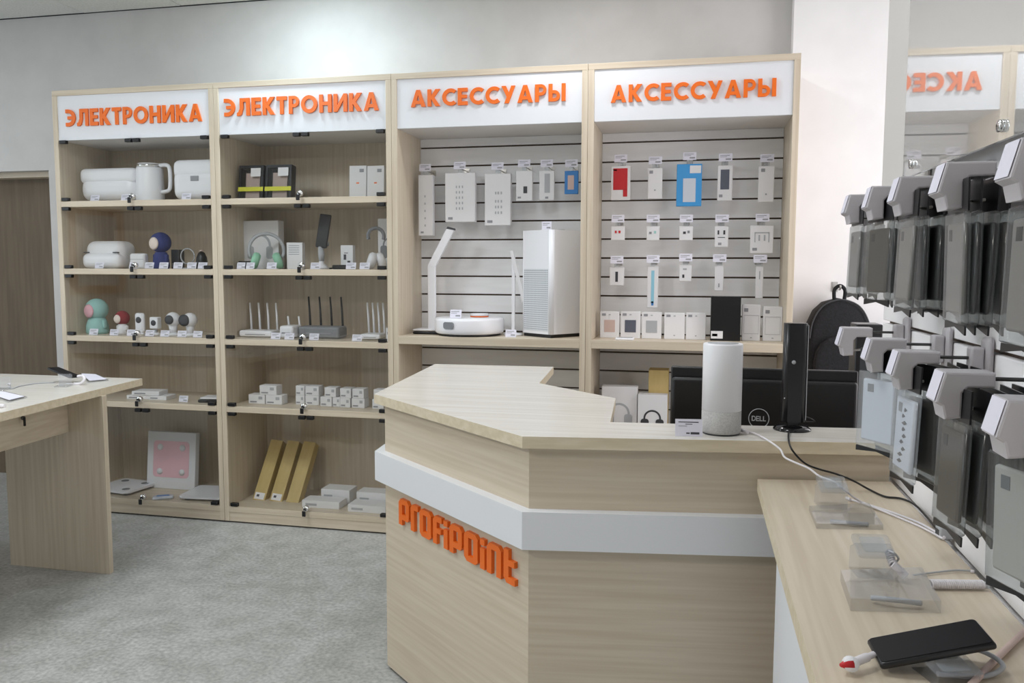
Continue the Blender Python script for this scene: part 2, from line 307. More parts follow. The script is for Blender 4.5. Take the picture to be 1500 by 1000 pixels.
# ---------------------------------------------------------------- lettering
ST = 0.215
def arc(cx, cz, ro, ri, a0, a1, n=14, sx=1.0):
    o_ = [(cx+math.cos(math.radians(a0+(a1-a0)*k/n))*ro*sx, cz+math.sin(math.radians(a0+(a1-a0)*k/n))*ro) for k in range(n+1)]
    i_ = [(cx+math.cos(math.radians(a0+(a1-a0)*k/n))*ri*sx, cz+math.sin(math.radians(a0+(a1-a0)*k/n))*ri) for k in range(n+1)]
    return o_+i_[::-1]
def R(x0, z0, x1, z1): return [(x0, z0), (x1, z0), (x1, z1), (x0, z1)]
h = .5
GL = {
 'Э': (.70, [arc(.20, .5, .5, .5-ST, -90, 90), R(0, 0, .21, ST), R(0, 1-ST, .21, 1), R(.14, .41, .50, .59)]),
 'Л': (.82, [R(.60, 0, .82, 1), [(.20, 1-ST), (.20, 1), (.61, 1), (.61, 1-ST)], [(.0, 0), (.0, ST*.8), (.10, ST), (.19, .42), (.20, 1), (.41, 1), (.40, .40), (.30, .08), (.18, .0)]]),
 'Е': (.58, [R(0, 0, .22, 1), R(.2, 0, .58, ST), R(.2, 1-ST, .58, 1), R(.2, .41, .54, .60)]),
 'К': (.76, [R(0, 0, .22, 1), [(.22, .42), (.22, .62), (.48, 1), (.76, 1), (.40, .52), (.76, 0), (.48, 0)]]),
 'Т': (.64, [R(.21, 0, .43, 1), R(0, 1-ST, .64, 1)]),
 'Р': (.64, [R(0, 0, .22, 1), R(.2, 1-.18, .36, 1), R(.2, .36, .36, .54), arc(.34, .68, .32, .14, -90, 90, sx=.94)]),
 'О': (1.0, [arc(.5, .5, .5, .5-ST, 90, 270), arc(.5, .5, .5, .5-ST, -90, 90)]),
 'Н': (.76, [R(0, 0, .22, 1), R(.54, 0, .76, 1), R(.2, .40, .56, .60)]),
 'И': (.82, [R(0, 0, .22, 1), R(.60, 0, .82, 1), [(.0, .0), (.62, 1), (.82, 1), (.82, .98), (.2, 0)]]),
 'А': (.88, [[(0, 0), (.33, 1), (.55, 1), (.88, 0), (.64, 0), (.44, .70), (.24, 0)], R(.24, .17, .64, .36)]),
 'С': (.80, [arc(.5, .5, .5, .5-ST, 90, 270), arc(.5, .5, .5, .5-ST, 48, 90), arc(.5, .5, .5, .5-ST, 270, 312)]),
 'У': (.80, [[(0, 1), (.25, 1), (.44, .60), (.57, 1), (.80, 1), (.42, 0), (.17, 0), (.31, .36)]]),
 'Ы': (.96, [R(0, 0, .22, 1), R(.2, .0, .34, .18), R(.2, .45, .34, .63), arc(.33, .315, .315, .135, -90, 90), R(.74, 0, .96, 1)]),
 'p': (.62, [R(0, 0, .2, .86), [(.0, .84), (.12, 1), (.5, 1), (.62, .86), (.62, .80), (.0, .80)], R(.42, .38, .62, .82), R(.18, .22, .54, .42), [(.54, .22), (.62, .32), (.62, .42), (.54, .42)]]),
 'r': (.42, [R(0, 0, .2, .86), [(.0, .84), (.12, 1), (.42, 1), (.42, .80), (.0, .80)]]),
 'o': (.64, [[(0, .12), (.12, 0), (.52, 0), (.64, .12), (.64, .2), (0, .2)], [(0, .88), (.12, 1), (.52, 1), (.64, .88), (.64, .8), (0, .8)], R(0, .18, .2, .82), R(.44, .18, .64, .82)]),
 'f': (.46, [R(0, 0, .2, .86), [(.0, .84), (.12, 1), (.46, 1), (.46, .80), (.0, .80)], R(.18, .40, .42, .58)]),
 'i': (.2, [R(0, 0, .2, .68), R(0, .78, .2, .98)]),
 'n': (.62, [R(0, 0, .2, .86), [(.0, .84), (.12, 1), (.5, 1), (.62, .86), (.62, .80), (.0, .80)], R(.42, 0, .62, .82)]),
 't': (.46, [R(0, .14, .2, 1.05), [(.0, .16), (.12, 0), (.46, 0), (.46, .2), (.0, .2)], R(.18, .55, .44, .74)]),
 'D': (.7, [R(0, 0, .16, 1), R(.14, 0, .36, .16), R(.14, .84, .36, 1), arc(.35, .5, .5, .34, -90, 90, sx=.7)]),
 'E': (.58, [R(0, 0, .16, 1), R(.14, 0, .58, .16), R(.14, .84, .58, 1), R(.14, .42, .54, .58)]),
 'L': (.54, [R(0, 0, .16, 1), R(.14, 0, .54, .16)]),
}
def lettering(text, parent, M, width, height, depth, mat, gap=.13, pname='letter'):
    tot = sum(GL[c][0] for c in text)+gap*(len(text)-1); sx = width/tot; x = 0
    for c in text:
        bm = bm_new()
        for kk, poly in enumerate(GL[c][1]): prism(bm, [(p[0]*sx, p[1]*height) for p in poly], -depth-kk*.00025, 0, 'y')
        ob = obj(pname, bm, mat, parent); ob.matrix_local = M @ Matrix.Translation((x*sx, 0, 0)); x += GL[c][0]+gap

# ---------------------------------------------------------------- display cabinets
W = 0.9; H = 2.1445; TB = 0.026; DEP = YB-.004
XS = [0, W, 2*W, 3*W, 3*W+.8714]
SH = [1.583, 1.245, 0.905, 0.572]          # shelf centres of the glazed pair
STK = 0.029
SIGNB, SIGNT = 1.90, H-TB
def signboard(t, x0, x1, txt, pxa, pxb, pya, pyb, hh, lab):
    s_ = obj('sign_board', box1(x0, x1, .006, .022, SIGNB, SIGNT), 'board_white', t); s_['label'] = lab
    a = ony(pxa, pya, 0); e = ony(pxb, pyb, 0); zc = (a.z+e.z)/2
    lettering(txt, s_, Matrix.Translation((a.x, .005, zc-hh/2)), e.x-a.x, hh, .008, 'orange')
def frame_unit(i, label):
    t = thing('display_cabinet', label, 'cabinet', (0, 0, 0), group='tall display cabinets along the back wall')
    x0, x1 = XS[i]+.0006, XS[i+1]-.0006
    obj('side_panel', box1(x0, x0+TB, 0, DEP, .008, H-TB, r=.001, seg=1), 'wood_z', t); obj('side_panel', box1(x1-TB, x1, 0, DEP, .008, H-TB, r=.001, seg=1), 'wood_z', t)
    obj('top_panel', box1(x0, x1, 0, DEP, H-TB, H, r=.001, seg=1), 'wood_x', t)
    obj('soffit', box1(x0+TB, x1-TB, .024, DEP-.06, SIGNB, SIGNB+.016), 'board_soffit', t)
    return t, x0+TB, x1-TB
def clip(parent, x, z, w_=.038, hgt=.017):
    obj('hinge_clip', box1(x-w_/2, x+w_/2, -.006, .016, z-hgt/2, z+hgt/2, r=.002, seg=1), 'black', parent)
cabs = []
for i, lb in ((0, 'glazed wooden cabinet with leftmost orange sign, nearest the brown door'), (1, 'glazed wooden cabinet second from left with routers and headphones')):
    t, a, e = frame_unit(i, lb); cabs.append(t)
    obj('back_panel', box1(a, e, DEP-.06, DEP-.05, .05, SIGNB+.1), 'wood_z', t)
    for z in SH: obj('shelf', box1(a, e, .0, DEP-.06, z-STK/2, z+STK/2, r=.001, seg=1), 'wood_x', t)
    obj('base_panel', box1(a, e, .0, DEP-.06, .055, .083), 'wood_x', t); obj('plinth', box1(a, e, .003, .021, .008, .055), 'wood_x', t)
    zs = [SIGNB]+SH+[.069]; mid = (a+e)/2
    for k in range(5):
        zt = zs[k]-(STK/2 if k else 0)-.003; zb = zs[k+1]+STK/2+.002
        for s_, (g0, g1) in enumerate(((a+.002, mid-.0015), (mid+.0015, e-.002))):
            d = obj('glass_door', box1(g0, g1, .003, .008, zb, zt), 'glass', t)
            xo = g0+.026 if s_ == 0 else g1-.026
            clip(d, xo, zt-.006); clip(d, xo, zb+.007)
            xi = g1-.020 if s_ == 0 else g0+.020
            clip(d, xi, zt-.008, .034, .018)
            if s_ == 1:
                bm = bm_new(); lathe(bm, [(0, 0), (.013, 0), (.014, .004), (.014, .016), (.010, .02), (0, .02)], 16); xf(bm, Matrix.Translation((g0-.006, .003, zb+.016)) @ Matrix.Rotation(PI/2, 4, 'X'))
                lk = obj('lock', bm, 'chrome', d)
                bm = bm_new(); rbox(bm, g0-.007, g0-.004, -.030, -.018, zb+.012, zb+.020); lathe(bm, [(0, -.003), (.011, -.003), (.011, .003), (0, .003)], 14)
                xk = bm_new(); rbox(xk, -.002, .002, -.030, -.017, -.004, .004); rbox(xk, -.0095, .0095, -.034, -.028, -.034, -.006, r=.003, seg=2)
                bm.free(); xf(xk, Matrix.Translation((g0-.006, .0, zb+.016))); obj('key', xk, 'black', lk)
signboard(cabs[0], XS[0]+TB+.001, XS[1]-TB-.001, 'ЭЛЕКТРОНИКА', 96.5, 295.5, 173.5, 164, .083, 'white header board with raised orange Cyrillic letters, dimly lit')
signboard(cabs[1], XS[1]+TB+.001, XS[2]-TB-.001, 'ЭЛЕКТРОНИКА', 328.5, 554.5, 158.5, 147.5, .082, 'white header board with raised orange Cyrillic letters, brightly lit')
YS = .33                                   # slat board face in the two open units
g0 = ony(730, 214, YS).z
for i, lb in ((2, 'open slatted wooden cabinet with air purifier and robot vacuum'), (3, 'open slatted wooden cabinet at right end with small hanging accessories')):
    t, a, e = frame_unit(i, lb); cabs.append(t)
    obj('back_panel', box1(a, e, YS+.014, YS+.03, .05, SIGNB+.1), 'groove', t)
    first = None; z = g0+.004; zt = 1.899
    obj('slat', box1(a+.001, e-.001, YS, YS+.014, g0+.004, zt), 'slat_paint', t)
    n = int((g0-.1)/.0898)
    for k in range(n):
        z1 = g0-.004-k*.0898
        if first is None: first = obj('slat', box1(a+.001, e-.001, YS, YS+.014, -(.0898-.008), 0), 'slat_paint', t, (0, 0, z1))
        else: copy_mesh(first, t, (0, 0, z1))
    obj('shelf', box1(a, e, .0, YS-.001, .915, .953, r=.001, seg=1), 'wood_x', t)
    obj('shelf', box1(a, e, .0, YS-.001, .470, .500, r=.001, seg=1), 'wood_x', t); obj('plinth', box1(a, e, .003, .021, .008, .083), 'wood_x', t)
    obj('base_panel', box1(a, e, .022, YS-.001, .055, .083), 'wood_x', t)
signboard(cabs[2], XS[2]+TB+.001, XS[3]-TB-.001, 'АКСЕССУАРЫ', 602, 828.5, 144.5, 135, .075, 'white header board with raised orange Cyrillic letters, third sign along')
signboard(cabs[3], XS[3]+TB+.001, XS[4]-TB-.001, 'АКСЕССУАРЫ', 895, 1137, 134.5, 131, .073, 'white header board with raised orange Cyrillic letters, sign nearest the pier')

# ---------------------------------------------------------------- generic goods
def span(x0, x1, yt, yb, Y):
    """pixel box -> (centre x, width, z top, z bottom) on the plane at depth Y"""
    ym = (yt+yb)/2; a = ony(x0, ym, Y); e = ony(x1, ym, Y); xm = (x0+x1)/2
    return (a.x+e.x)/2, e.x-a.x, ony(xm, yt, Y).z, ony(xm, yb, Y).z
def tag_bm(w_=.05, h_=.032):
    bm = box1(-w_/2, w_/2, -.0006, .0006, 0, h_)
    rbox(bm, -w_*.4, w_*.3, -.0010, -.0006, h_*.72, h_*.80, mi=1); rbox(bm, -w_*.4, w_*.1, -.0010, -.0006, h_*.54, h_*.60, mi=1); rbox(bm, 0, w_*.4, -.0010, -.0006, h_*.18, h_*.36, mi=1)
    return bm
TAGM = {}
def price_tag(loc, label, w_=.05, h_=.032, tilt=-.30, rz=0.0):
    key = (w_, h_)
    if key not in TAGM:
        o = obj('price_tag', tag_bm(w_, h_), ['tag', 'print_grey']); TAGM[key] = o.data
    else:
        o = bpy.data.objects.new('price_tag', TAGM[key]); COL.objects.link(o)
    o.location = loc; o.rotation_euler = (tilt, 0, rz); meta(o, label, 'price tag', 'white price tags'); return o
def shelf_tag(px, z, label, Y=.03, w_=.05, h_=.032):
    x = ony(px, 480, Y).x if False else ony(px, 500-(z-1.0)*317, Y).x
    return price_tag((x, Y, z+.0015), label, w_, h_)
def carton(name, label, cat, x, y, z, w_, d, h_, mat, rot=(0, 0, 0), prints=(), group=None, r=.0015):
    """box with printed areas: prints = (u0,u1,v0,v1,material) as fractions of the front face"""
    if not prints:
        o = obj(name, box1(-w_/2, w_/2, 0, d, 0, h_, r=r, seg=1), mat, None, (x, y, z), rot); return meta(o, label, cat, group)
    t = thing(name, label, cat, (x, y, z), rot, group)
    obj('box', box1(-w_/2, w_/2, 0, d, 0, h_, r=r, seg=1), mat, t)
    for (a, b_, c, d_, m_) in prints: obj('print', box1(-w_/2+a*w_, -w_/2+b_*w_, -.0012, 0, c*h_, d_*h_, r=0), m_, t)
    return t
Z1, Z2, Z3, Z4, Z5 = [z+STK/2 for z in SH]+[.083]

# --- unit 1, shelf 1: rice cookers and kettle
def rice_cooker(label, x, y, z, w_, d, h_, panel):
    t = thing('rice_cooker', label, 'rice cooker', (x, y, z)); hb = h_*.76
    bm = bm_new(); rbox(bm, -w_/2, w_/2, -d/2, d/2, .004, hb, r=min(w_, d)*.22, seg=5); obj('body', bm, 'white', t)
    bm = bm_new(); rbox(bm, -w_/2+.002, w_/2-.002, -d/2+.002, d/2-.002, hb*.72, h_, r=h_*.16, seg=4); obj('lid', bm, 'white', t)
    if panel:
        p_ = obj('display', box1(-.022, .022, -d/2-.0025, -d/2+.004, hb*.62, hb*.78), 'print_grey', t)
    bm = bm_new(); rbox(bm, -w_*.3, w_*.3, -d*.3, d*.3, 0, .006); obj('foot', bm, 'mid_grey', t)
    return t
cx, w_, zt, _ = span(118, 200, 246, 296, .10); rice_cooker('wide white rounded rice cooker left of the kettle', cx, .20, Z1, w_, .24, zt-Z1, False)
xa = ony(252, 270, .09).x; w_ = W-TB-.004-xa; zt = ony(275, 237, .18).z; rice_cooker('white rice cooker with small display right of the kettle', xa+w_/2, .18, Z1, w_, .20, zt-Z1, True)
cx, w_, zt, _ = span(203, 237, 240, 296, .14); r_ = w_/2; hk = zt-Z1
t = thing('electric_kettle', 'white electric kettle with chrome rim between two rice cookers', 'kettle', (cx, .14, Z1))
bm = bm_new(); lathe(bm, [(0, 0), (r_, 0), (r_*1.02, .01), (r_*.96, hk*.85), (r_*.93, hk*.90), (0, hk*.90)], 30); obj('body', bm, 'white', t)
bm = bm_new(); lathe(bm, [(r_*.93, hk*.90), (r_*.92, hk*.97), (r_*.86, hk*.975), (0, hk*.975)], 30); obj('rim', bm, 'chrome', t)
bm = bm_new(); lathe(bm, [(0, hk*.975), (r_*.85, hk*.975), (r_*.82, hk), (0, hk)], 30); obj('lid', bm, 'white', t)
bm = bm_new(); pts = smooth_path([(r_*.8, 0, hk*.95), (r_*1.5, 0, hk*.95), (r_*1.72, 0, hk*.82), (r_*1.72, 0, hk*.45), (r_*1.55, 0, hk*.30), (r_*.9, 0, hk*.26)]); tube(bm, pts, .010, 8); obj('handle', bm, 'white', t)
for px, lb in ((139, 'price tag at foot of the wide rice cooker'), (184, 'price tag just left of the kettle lock'), (273, 'price tag at foot of the rice cooker with display')): shelf_tag(px, Z1, lb)

# --- unit 1, shelf 2
cx, w_, zt, _ = span(132, 187, 353, 394, .14); hh = zt-Z2
t = thing('rounded_gadget', 'white pillow-shaped gadget with bulging front on second shelf', 'gadget', (cx, .14, Z2))
bm = bm_new(); rbox(bm, -w_/2, w_/2, -.05, .09, .012, hh, r=.045, seg=6); obj('body', bm, 'white_matt', t)
bm = bm_new(); rbox(bm, -w_/2+.001, w_/2-.001, -.075, .06, 0, hh*.56, r=.032, seg=5); obj('front_lobe', bm, 'white', t)
bm = bm_new(); rbox(bm, -w_*.47, -w_*.33, -.056, -.046, hh*.565, hh*.60); rbox(bm, w_*.30, w_*.44, -.056, -.046, hh*.565, hh*.60); obj('seam', bm, 'dark_grey', t)
cx, w_, zt, _ = span(193, 215, 371, 394, .12)
t = thing('small_white_case', 'small rounded white case between the pillow gadget and the hooded doll', 'gadget', (cx, .12, Z2))
bm = bm_new(); rbox(bm, -w_/2, w_/2, -.02, .02, 0, zt-Z2, r=.012, seg=4); obj('body', bm, 'white_matt', t); obj('lid_seam', box1(-w_/2+.004, w_/2-.004, -.0212, -.0195, (zt-Z2)*.6, (zt-Z2)*.63), 'mid_grey', t)
def peg_doll(label, px0, px1, pt, zs, Y, hood, face, body, hr=.56):
    """plain faceless hooded peg doll (generic stand-in)"""
    cx, w_, zt, _ = span(px0, px1, pt, pt+40, Y); hh = zt-zs; t = thing('peg_doll', label, 'doll', (cx, Y, zs), (0, 0, -.2))
    rb = w_*.36; rh = min(w_*.5, hh*hr*.5)
    bm = bm_new(); lathe(bm, [(0, 0), (rb*.9, 0), (rb, .01), (rb*.95, hh*.25), (rb*.7, hh*.45), (0, hh*.5)], 24); obj('body', bm, body, t)
    prof = [(rh*math.sin(PI*k/12), hh-rh+(-math.cos(PI*k/12))*rh) for k in range(13)]; prof[0] = (0, prof[0][1]); prof[-1] = (0, prof[-1][1])
    bm = bm_new(); lathe(bm, prof, 24); obj('hood', bm, hood, t)
    bm = bm_new(); lathe(bm, [(0, -.004), (rh*.5, -.004), (rh*.62, 0), (rh*.5, .006), (0, .010)], 20); xf(bm, Matrix.Translation((0, -rh*.86, hh-rh*1.12)) @ Matrix.Rotation(PI/2, 4, 'X')); obj('face_disc', bm, face, t)
    bm = bm_new()
    for s_ in (-1, 1): rbox(bm, s_*rb*.95-.008, s_*rb*.95+.008, -.012, .010, hh*.16, hh*.40, r=.006, seg=2)
    obj('arm', bm, body, t)
    return t
peg_doll('plain doll in a navy hood beside the small white case', 221, 250, 340, Z2, .15, 'navy', 'skin_cloth', 'navy')
carton('dark_box', 'dark upright box behind the navy hooded doll', 'box', ony(256, 370, .22).x, .22, Z2, .045, .05, .10, 'dark_grey', prints=((.1, .9, .1, .3, 'print_grey'),))
cx, w_, zt, _ = span(265, 285, 364, 393, .12); rr = w_/2
t = thing('ring_mirror', 'small round ring stand right of the hooded doll', 'stand', (cx, .12, Z2))
bm = bm_new(); tube(bm, [(math.cos(2*PI*k/28)*rr, 0, zt-Z2-rr+math.sin(2*PI*k/28)*rr) for k in range(29)], .0035, 6); obj('ring', bm, 'mid_grey', t)
obj('ring_base', box1(-.02, .02, -.015, .015, 0, .006), 'mid_grey', t); obj('ring_post', box1(-.003, .003, -.003, .003, .006, max(.01, zt-Z2-2*rr)), 'mid_grey', t)
cx, w_, zt, _ = span(289, 304, 366, 392, .12)
t = thing('dome_speaker', 'dark dome speaker at right end of second shelf', 'speaker', (cx-.004, .12, Z2))
bm = bm_new(); hh = zt-Z2; lathe(bm, [(0, 0), (w_*.5, 0), (w_*.5, hh*.3), (w_*.44, hh*.6), (w_*.28, hh*.85), (0, hh*.95)], 22); obj('body', bm, 'black', t)
bm = bm_new(); lathe(bm, [(0, hh*.94), (w_*.2, hh*.93), (w_*.16, hh), (0, hh)], 18); obj('cap', bm, 'rose', t)
for px, lb in ((146, 'price tag leaning on the pillow-shaped gadget'), (196, 'price tag in front of the small white case'), (219, 'price tag left of the navy doll'), (240, 'price tag in front of the navy doll'), (261, 'price tag in front of the dark box'), (281, 'price tag in front of the ring stand'), (297, 'price tag in front of the dome speaker')): shelf_tag(px, Z2, lb)

# --- unit 1, shelf 3: dolls and cameras
peg_doll('plain doll in a teal hood at left of third shelf', 123, 161, 437, Z3, .13, 'teal', 'pink', 'teal', .62)
peg_doll('small plain doll with red hood beside the teal doll', 170, 189, 455, Z3, .11, 'dark_red', 'skin_cloth', 'white_matt', .60)
def webcam(label, px0, px1, pt, kind):
    Y = .11; cx, w_, zt, _ = span(px0, px1, pt, pt+28, Y); hh = zt-Z3; t = thing('webcam', label, 'camera', (cx, Y, Z3), group='small white cameras on the third shelf'); r_ = w_/2
    bm = bm_new(); lathe(bm, [(0, 0), (r_*.85, 0), (r_*.85, .008), (r_*.5, .014), (0, .014)], 20); obj('base', bm, 'white', t)
    if kind == 'oval':
        bm = bm_new(); rbox(bm, -r_, r_, -.014, .014, .012, hh, r=.0135, seg=4); obj('body', bm, 'white', t); lz, ly = hh*.68, -.0145
    elif kind == 'square':
        bm = bm_new(); rbox(bm, -r_, r_, -.018, .018, hh*.35, hh, r=.006, seg=3); obj('body', bm, 'white', t); obj('post', box1(-.006, .006, -.006, .006, .012, hh*.4), 'mid_grey', t); lz, ly = hh*.68, -.0185
    else:
        prof = [(r_*math.sin(PI*k/12), hh-r_-math.cos(PI*k/12)*r_) for k in range(13)]; prof[0] = (0, prof[0][1]); prof[-1] = (0, prof[-1][1])
        bm = bm_new(); lathe(bm, prof, 24); obj('body', bm, 'white', t); lz, ly = hh-r_, -r_*.96
        bm = bm_new(); lathe(bm, [(0, .012), (r_*.45, .012), (r_*.6, hh-2*r_+.012), (0, hh-2*r_+.014)], 18); obj('neck', bm, 'white', t)
    bm = bm_new(); q = r_*(.62 if kind != 'half' else .8); lathe(bm, [(0, -.002), (q, -.002), (q, .004), (q*.4, .006), (0, .006)], 20); xf(bm, Matrix.Translation((0 if kind != 'half' else -r_*.35, ly+.004, lz)) @ Matrix.Rotation(PI/2, 4, 'X')); obj('lens', bm, 'dark_grey', t)
    return t
webcam('slim oval white camera with dark lens', 199, 212, 458, 'oval'); webcam('tiny square white camera on a post', 222, 234, 464, 'square')
webcam('globe-shaped white camera with central dark lens', 244, 263, 457, 'globe'); webcam('globe-shaped white camera with lens turned aside', 269, 288, 458, 'half')
cx, w_, zt, _ = span(298, 309, 474, 492, .12); carton('dark_cube', 'small dark cube box at right end of third shelf', 'box', XS[1]-TB-.024, .12, Z3, .04, .04, zt-Z3, 'navy', prints=((.2, .8, .3, .7, 'print_grey'),))
for px, lb in ((138, 'price tag at foot of the teal doll'), (168, 'price tag left of the small red doll'), (193, 'price tag left of the oval camera'), (220, 'price tag in front of the tiny square camera'), (242, 'price tag left of the central globe camera'), (267, 'price tag between the two globe cameras'), (290, 'price tag beside the dark cube')): shelf_tag(px, Z3, lb)

# --- unit 1, shelf 4 and base
a = onz(212, 586, Z4); k_ = 0
for dx, dz, w2, lb in ((-.05, 0, .13, 'left flat white box on fourth shelf'), (.06, 0, .10, 'right flat white box on fourth shelf'), (-.01, .022, .15, 'flat white box lying across two others')):
    carton('flat_white_box', lb, 'box', a.x+dx, a.y+.02, Z4+dz, w2, .09, .021, 'white_matt', (0, 0, .1-dx), prints=((.1, .5, .3, .6, 'print_grey'),))
cx, w_, zt, _ = span(274, 311, 574, 590, .14)
t = thing('tablet_pouch', 'black and white flat pouch at right of fourth shelf', 'pouch', (XS[1]-TB-.085, .12, Z4), (0, 0, .15))
bm = bm_new(); rbox(bm, -.07, .07, -.05, .06, 0, .016, r=.006, seg=2); obj('pouch', bm, 'black', t)
bm = bm_new(); rbox(bm, -.06, .05, -.045, .05, .0165, .026, r=.004, seg=2); obj('tablet', bm, 'white', t)
price_tag((ony(268, 583, .06).x, .06, Z4+.001), 'price tag left of the black and white pouch')
# base: scales
c0, w_, zt, _ = span(220, 290, 625, 712, .26)
t = thing('scale_box', 'upright white box printed with pink square on cabinet base', 'box', (c0, .22, Z5), (-.10, 0, 0)); hh = .305
obj('box', box1(-w_/2, w_/2, 0, .035, 0, hh, r=.003, seg=2), 'white_matt', t)
bm = bm_new(); rbox(bm, -w_*.37, w_*.37, -.0012, 0, hh*.20, hh*.84, r=.02, seg=4, edges='y'); pk = obj('pink_print', bm, 'print_pink', t)
for sx in (-1, 1):
    for sz in (.30, .73):
        bm = bm_new(); lathe(bm, [(0, 0), (.017, 0), (.017, .0008), (0, .0008)], 18); xf(bm, Matrix.Translation((sx*w_*.23, -.0013, hh*sz)) @ Matrix.Rotation(PI/2, 4, 'X')); obj('dot', bm, 'white_matt', pk)
def scale(label, x, y, rz, dots):
    t = thing('bathroom_scale', label, 'scale', (x, y, Z5), (0, 0, rz)); bm = bm_new(); rbox(bm, -.12, .12, -.11, .11, .012, .024, r=.02, seg=4, edges='z'); obj('plate', bm, 'white', t)
    bm = bm_new()
    for sx in (-1, 1):
        for sy in (-1, 1):
            f_ = bm_new(); lathe(f_, [(0, 0), (.016, 0), (.016, .012), (0, .012)], 14, (sx*.085, sy*.075)); obj('foot', f_, 'grey', t)
            if dots: d_ = bm_new(); lathe(d_, [(0, .0243), (.02, .0243), (.02, .0252), (0, .0252)], 18, (sx*.07, sy*.065)); obj('electrode', d_, 'grey', t)
    bm.free(); return t
scale('white bathroom scale with grey electrodes at left of cabinet base', .215, .16, -.15, True)
scale('plain white bathroom scale at right of cabinet base', XS[1]-TB-.145, .15, .08, False)
a = onz(238, 731, Z5)
t = thing('gadget_sachet', 'bluish plastic sachet lying before the pink-printed box', 'sachet', (a.x, max(a.y, .04), Z5), (0, 0, .5))
bm = bm_new(); rbox(bm, -.05, .05, -.02, .02, 0, .018, r=.008, seg=3); obj('bag', bm, 'case_clear', t); obj('print', box1(-.03, .03, -.012, .012, .0182, .0192), 'blue_dark', t)

# --- unit 2, shelf 1
def framed_pack(label, px0, px1, pt):
    Y = .12; cx, w_, zt, _ = span(px0, px1, pt, 290, Y); hh = zt-Z1; t = thing('framed_package', label, 'package', (cx, Y, Z1), (-.12, 0, 0), 'black framed packages'); 
    bm = bm_new(); rbox(bm, -w_/2, w_/2, 0, .045, 0, .012); rbox(bm, -w_/2, w_/2, 0, .045, hh-.014, hh); rbox(bm, -w_/2, -w_/2+.012, 0, .045, .012, hh-.014); rbox(bm, w_/2-.012, w_/2, 0, .045, .012, hh-.014); rbox(bm, -w_/2+.012, w_/2-.012, .040, .045, .012, hh-.014)
    obj('frame', bm, 'black_plastic', t); obj('window', box1(-w_/2+.012, w_/2-.012, .004, .006, .012, hh-.014), 'glass', t)
    obj('content', box1(-w_*.28, w_*.28, .018, .03, .016, hh*.8), 'rose', t); obj('band', box1(-w_/2-.001, w_/2+.001, -.003, .0, hh*.26, hh*.38), 'yellow', t)
    obj('sticker', box1(-w_*.02, w_*.38, -.001, .0, hh*.68, hh*.92), 'white_matt', t)
framed_pack('black framed window package with yellow band, left of the pair', 348, 384, 241); framed_pack('black framed window package with yellow band, right of the pair', 387, 425, 240)
for px0, px1, lb in ((511, 536, 'white upright box left of the pair at end of shelf'), (537, 562, 'white upright box at far end of top shelf')):
    cx, w_, zt, _ = span(px0, px1, 242, 288, .14); carton('white_box', lb, 'box', min(cx, XS[2]-TB-w_/2-.004), .14, Z1, w_, .03, zt-Z1, 'white_matt', (-.06, 0, 0), prints=((.60, .85, .80, .90, 'print_grey'), (.42, .58, .46, .50, 'orange')), group='white boxes on top shelf')
t = thing('flat_black_device', 'thin black device lying on top shelf behind the lock', 'device', (ony(450, 287, .12).x, .12, Z1)); bm = bm_new(); rbox(bm, -.09, .09, -.03, .03, 0, .010, r=.004, seg=2); obj('body', bm, 'black_plastic', t); obj('edge_strip', box1(-.08, .08, -.0312, -.029, .003, .006), 'dark_steel', t)

# --- unit 2, shelf 2
def headphones(label, px0, px1, pt, pb, zs, Y, mat, band):
    cx, w_, zt, _ = span(px0, px1, pt, pb, Y); hh = zt-zs; t = thing('headphones', label, 'headphones', (cx, Y, zs), (0, 0, .5)); r_ = min(w_*.5, hh*.5)
    bm = bm_new(); pts = [(math.cos(a_)*r_, 0, hh-r_+math.sin(a_)*r_) for a_ in [math.radians(-25+230*k/24) for k in range(25)]]; tube(bm, pts, .0085, 8); obj('headband', bm, band, t)
    for s_ in (-1, 1):
        bm = bm_new(); lathe(bm, [(0, -.024), (.030, -.024), (.041, -.013), (.041, .004), (.032, .014), (0, .016)], 22); xf(bm, Matrix.Translation((s_*r_*.70, 0, .043)) @ Matrix.Rotation(s_*1.25, 4, 'Y')); obj('ear_cup', bm, mat, t)
    return t
def headphone_box(label, x, y, z, w_, h_, arch, rot=(0, 0, 0)):
    t = thing('headphone_box', label, 'box', (x, y, z), rot); obj('box', box1(-w_/2, w_/2, 0, .06, 0, h_, r=.002, seg=1), 'white_matt', t)
    pr_ = bm_new(); r_ = w_*.30; cz = h_*.48
    prism(pr_, arc(0, cz, r_, r_*.80, -20, 200, 20), -.0012, 0, 'y'); o_ = obj('print', pr_, arch, t)
    for s_ in (-1, 1):
        q = bm_new(); rbox(q, s_*r_*.85-.018, s_*r_*.85+.018, -.0016, 0, cz-.065, cz-.002, r=.012, seg=3, edges='y'); obj('print', q, arch, t)
    return t
cx, w_, zt, _ = span(354, 408, 323, 394, .20); headphone_box('white box printed with headphones behind the mint headphones', cx, .20, Z2, w_, zt-Z2, 'mid_grey')
headphones('mint green headphones standing before their white box', 368, 413, 342, 393, Z2, .12, 'mint', 'mid_grey')
cx, w_, zt, _ = span(420, 443, 355, 394, .14); carton('tall_white_box', 'narrow white box with printed lines right of mint headphones', 'box', cx, .14, Z2, w_, .03, zt-Z2, 'white_matt', prints=[(.15, .8, v, v+.02, 'print_grey') for v in (.55, .63, .71, .79, .87)])
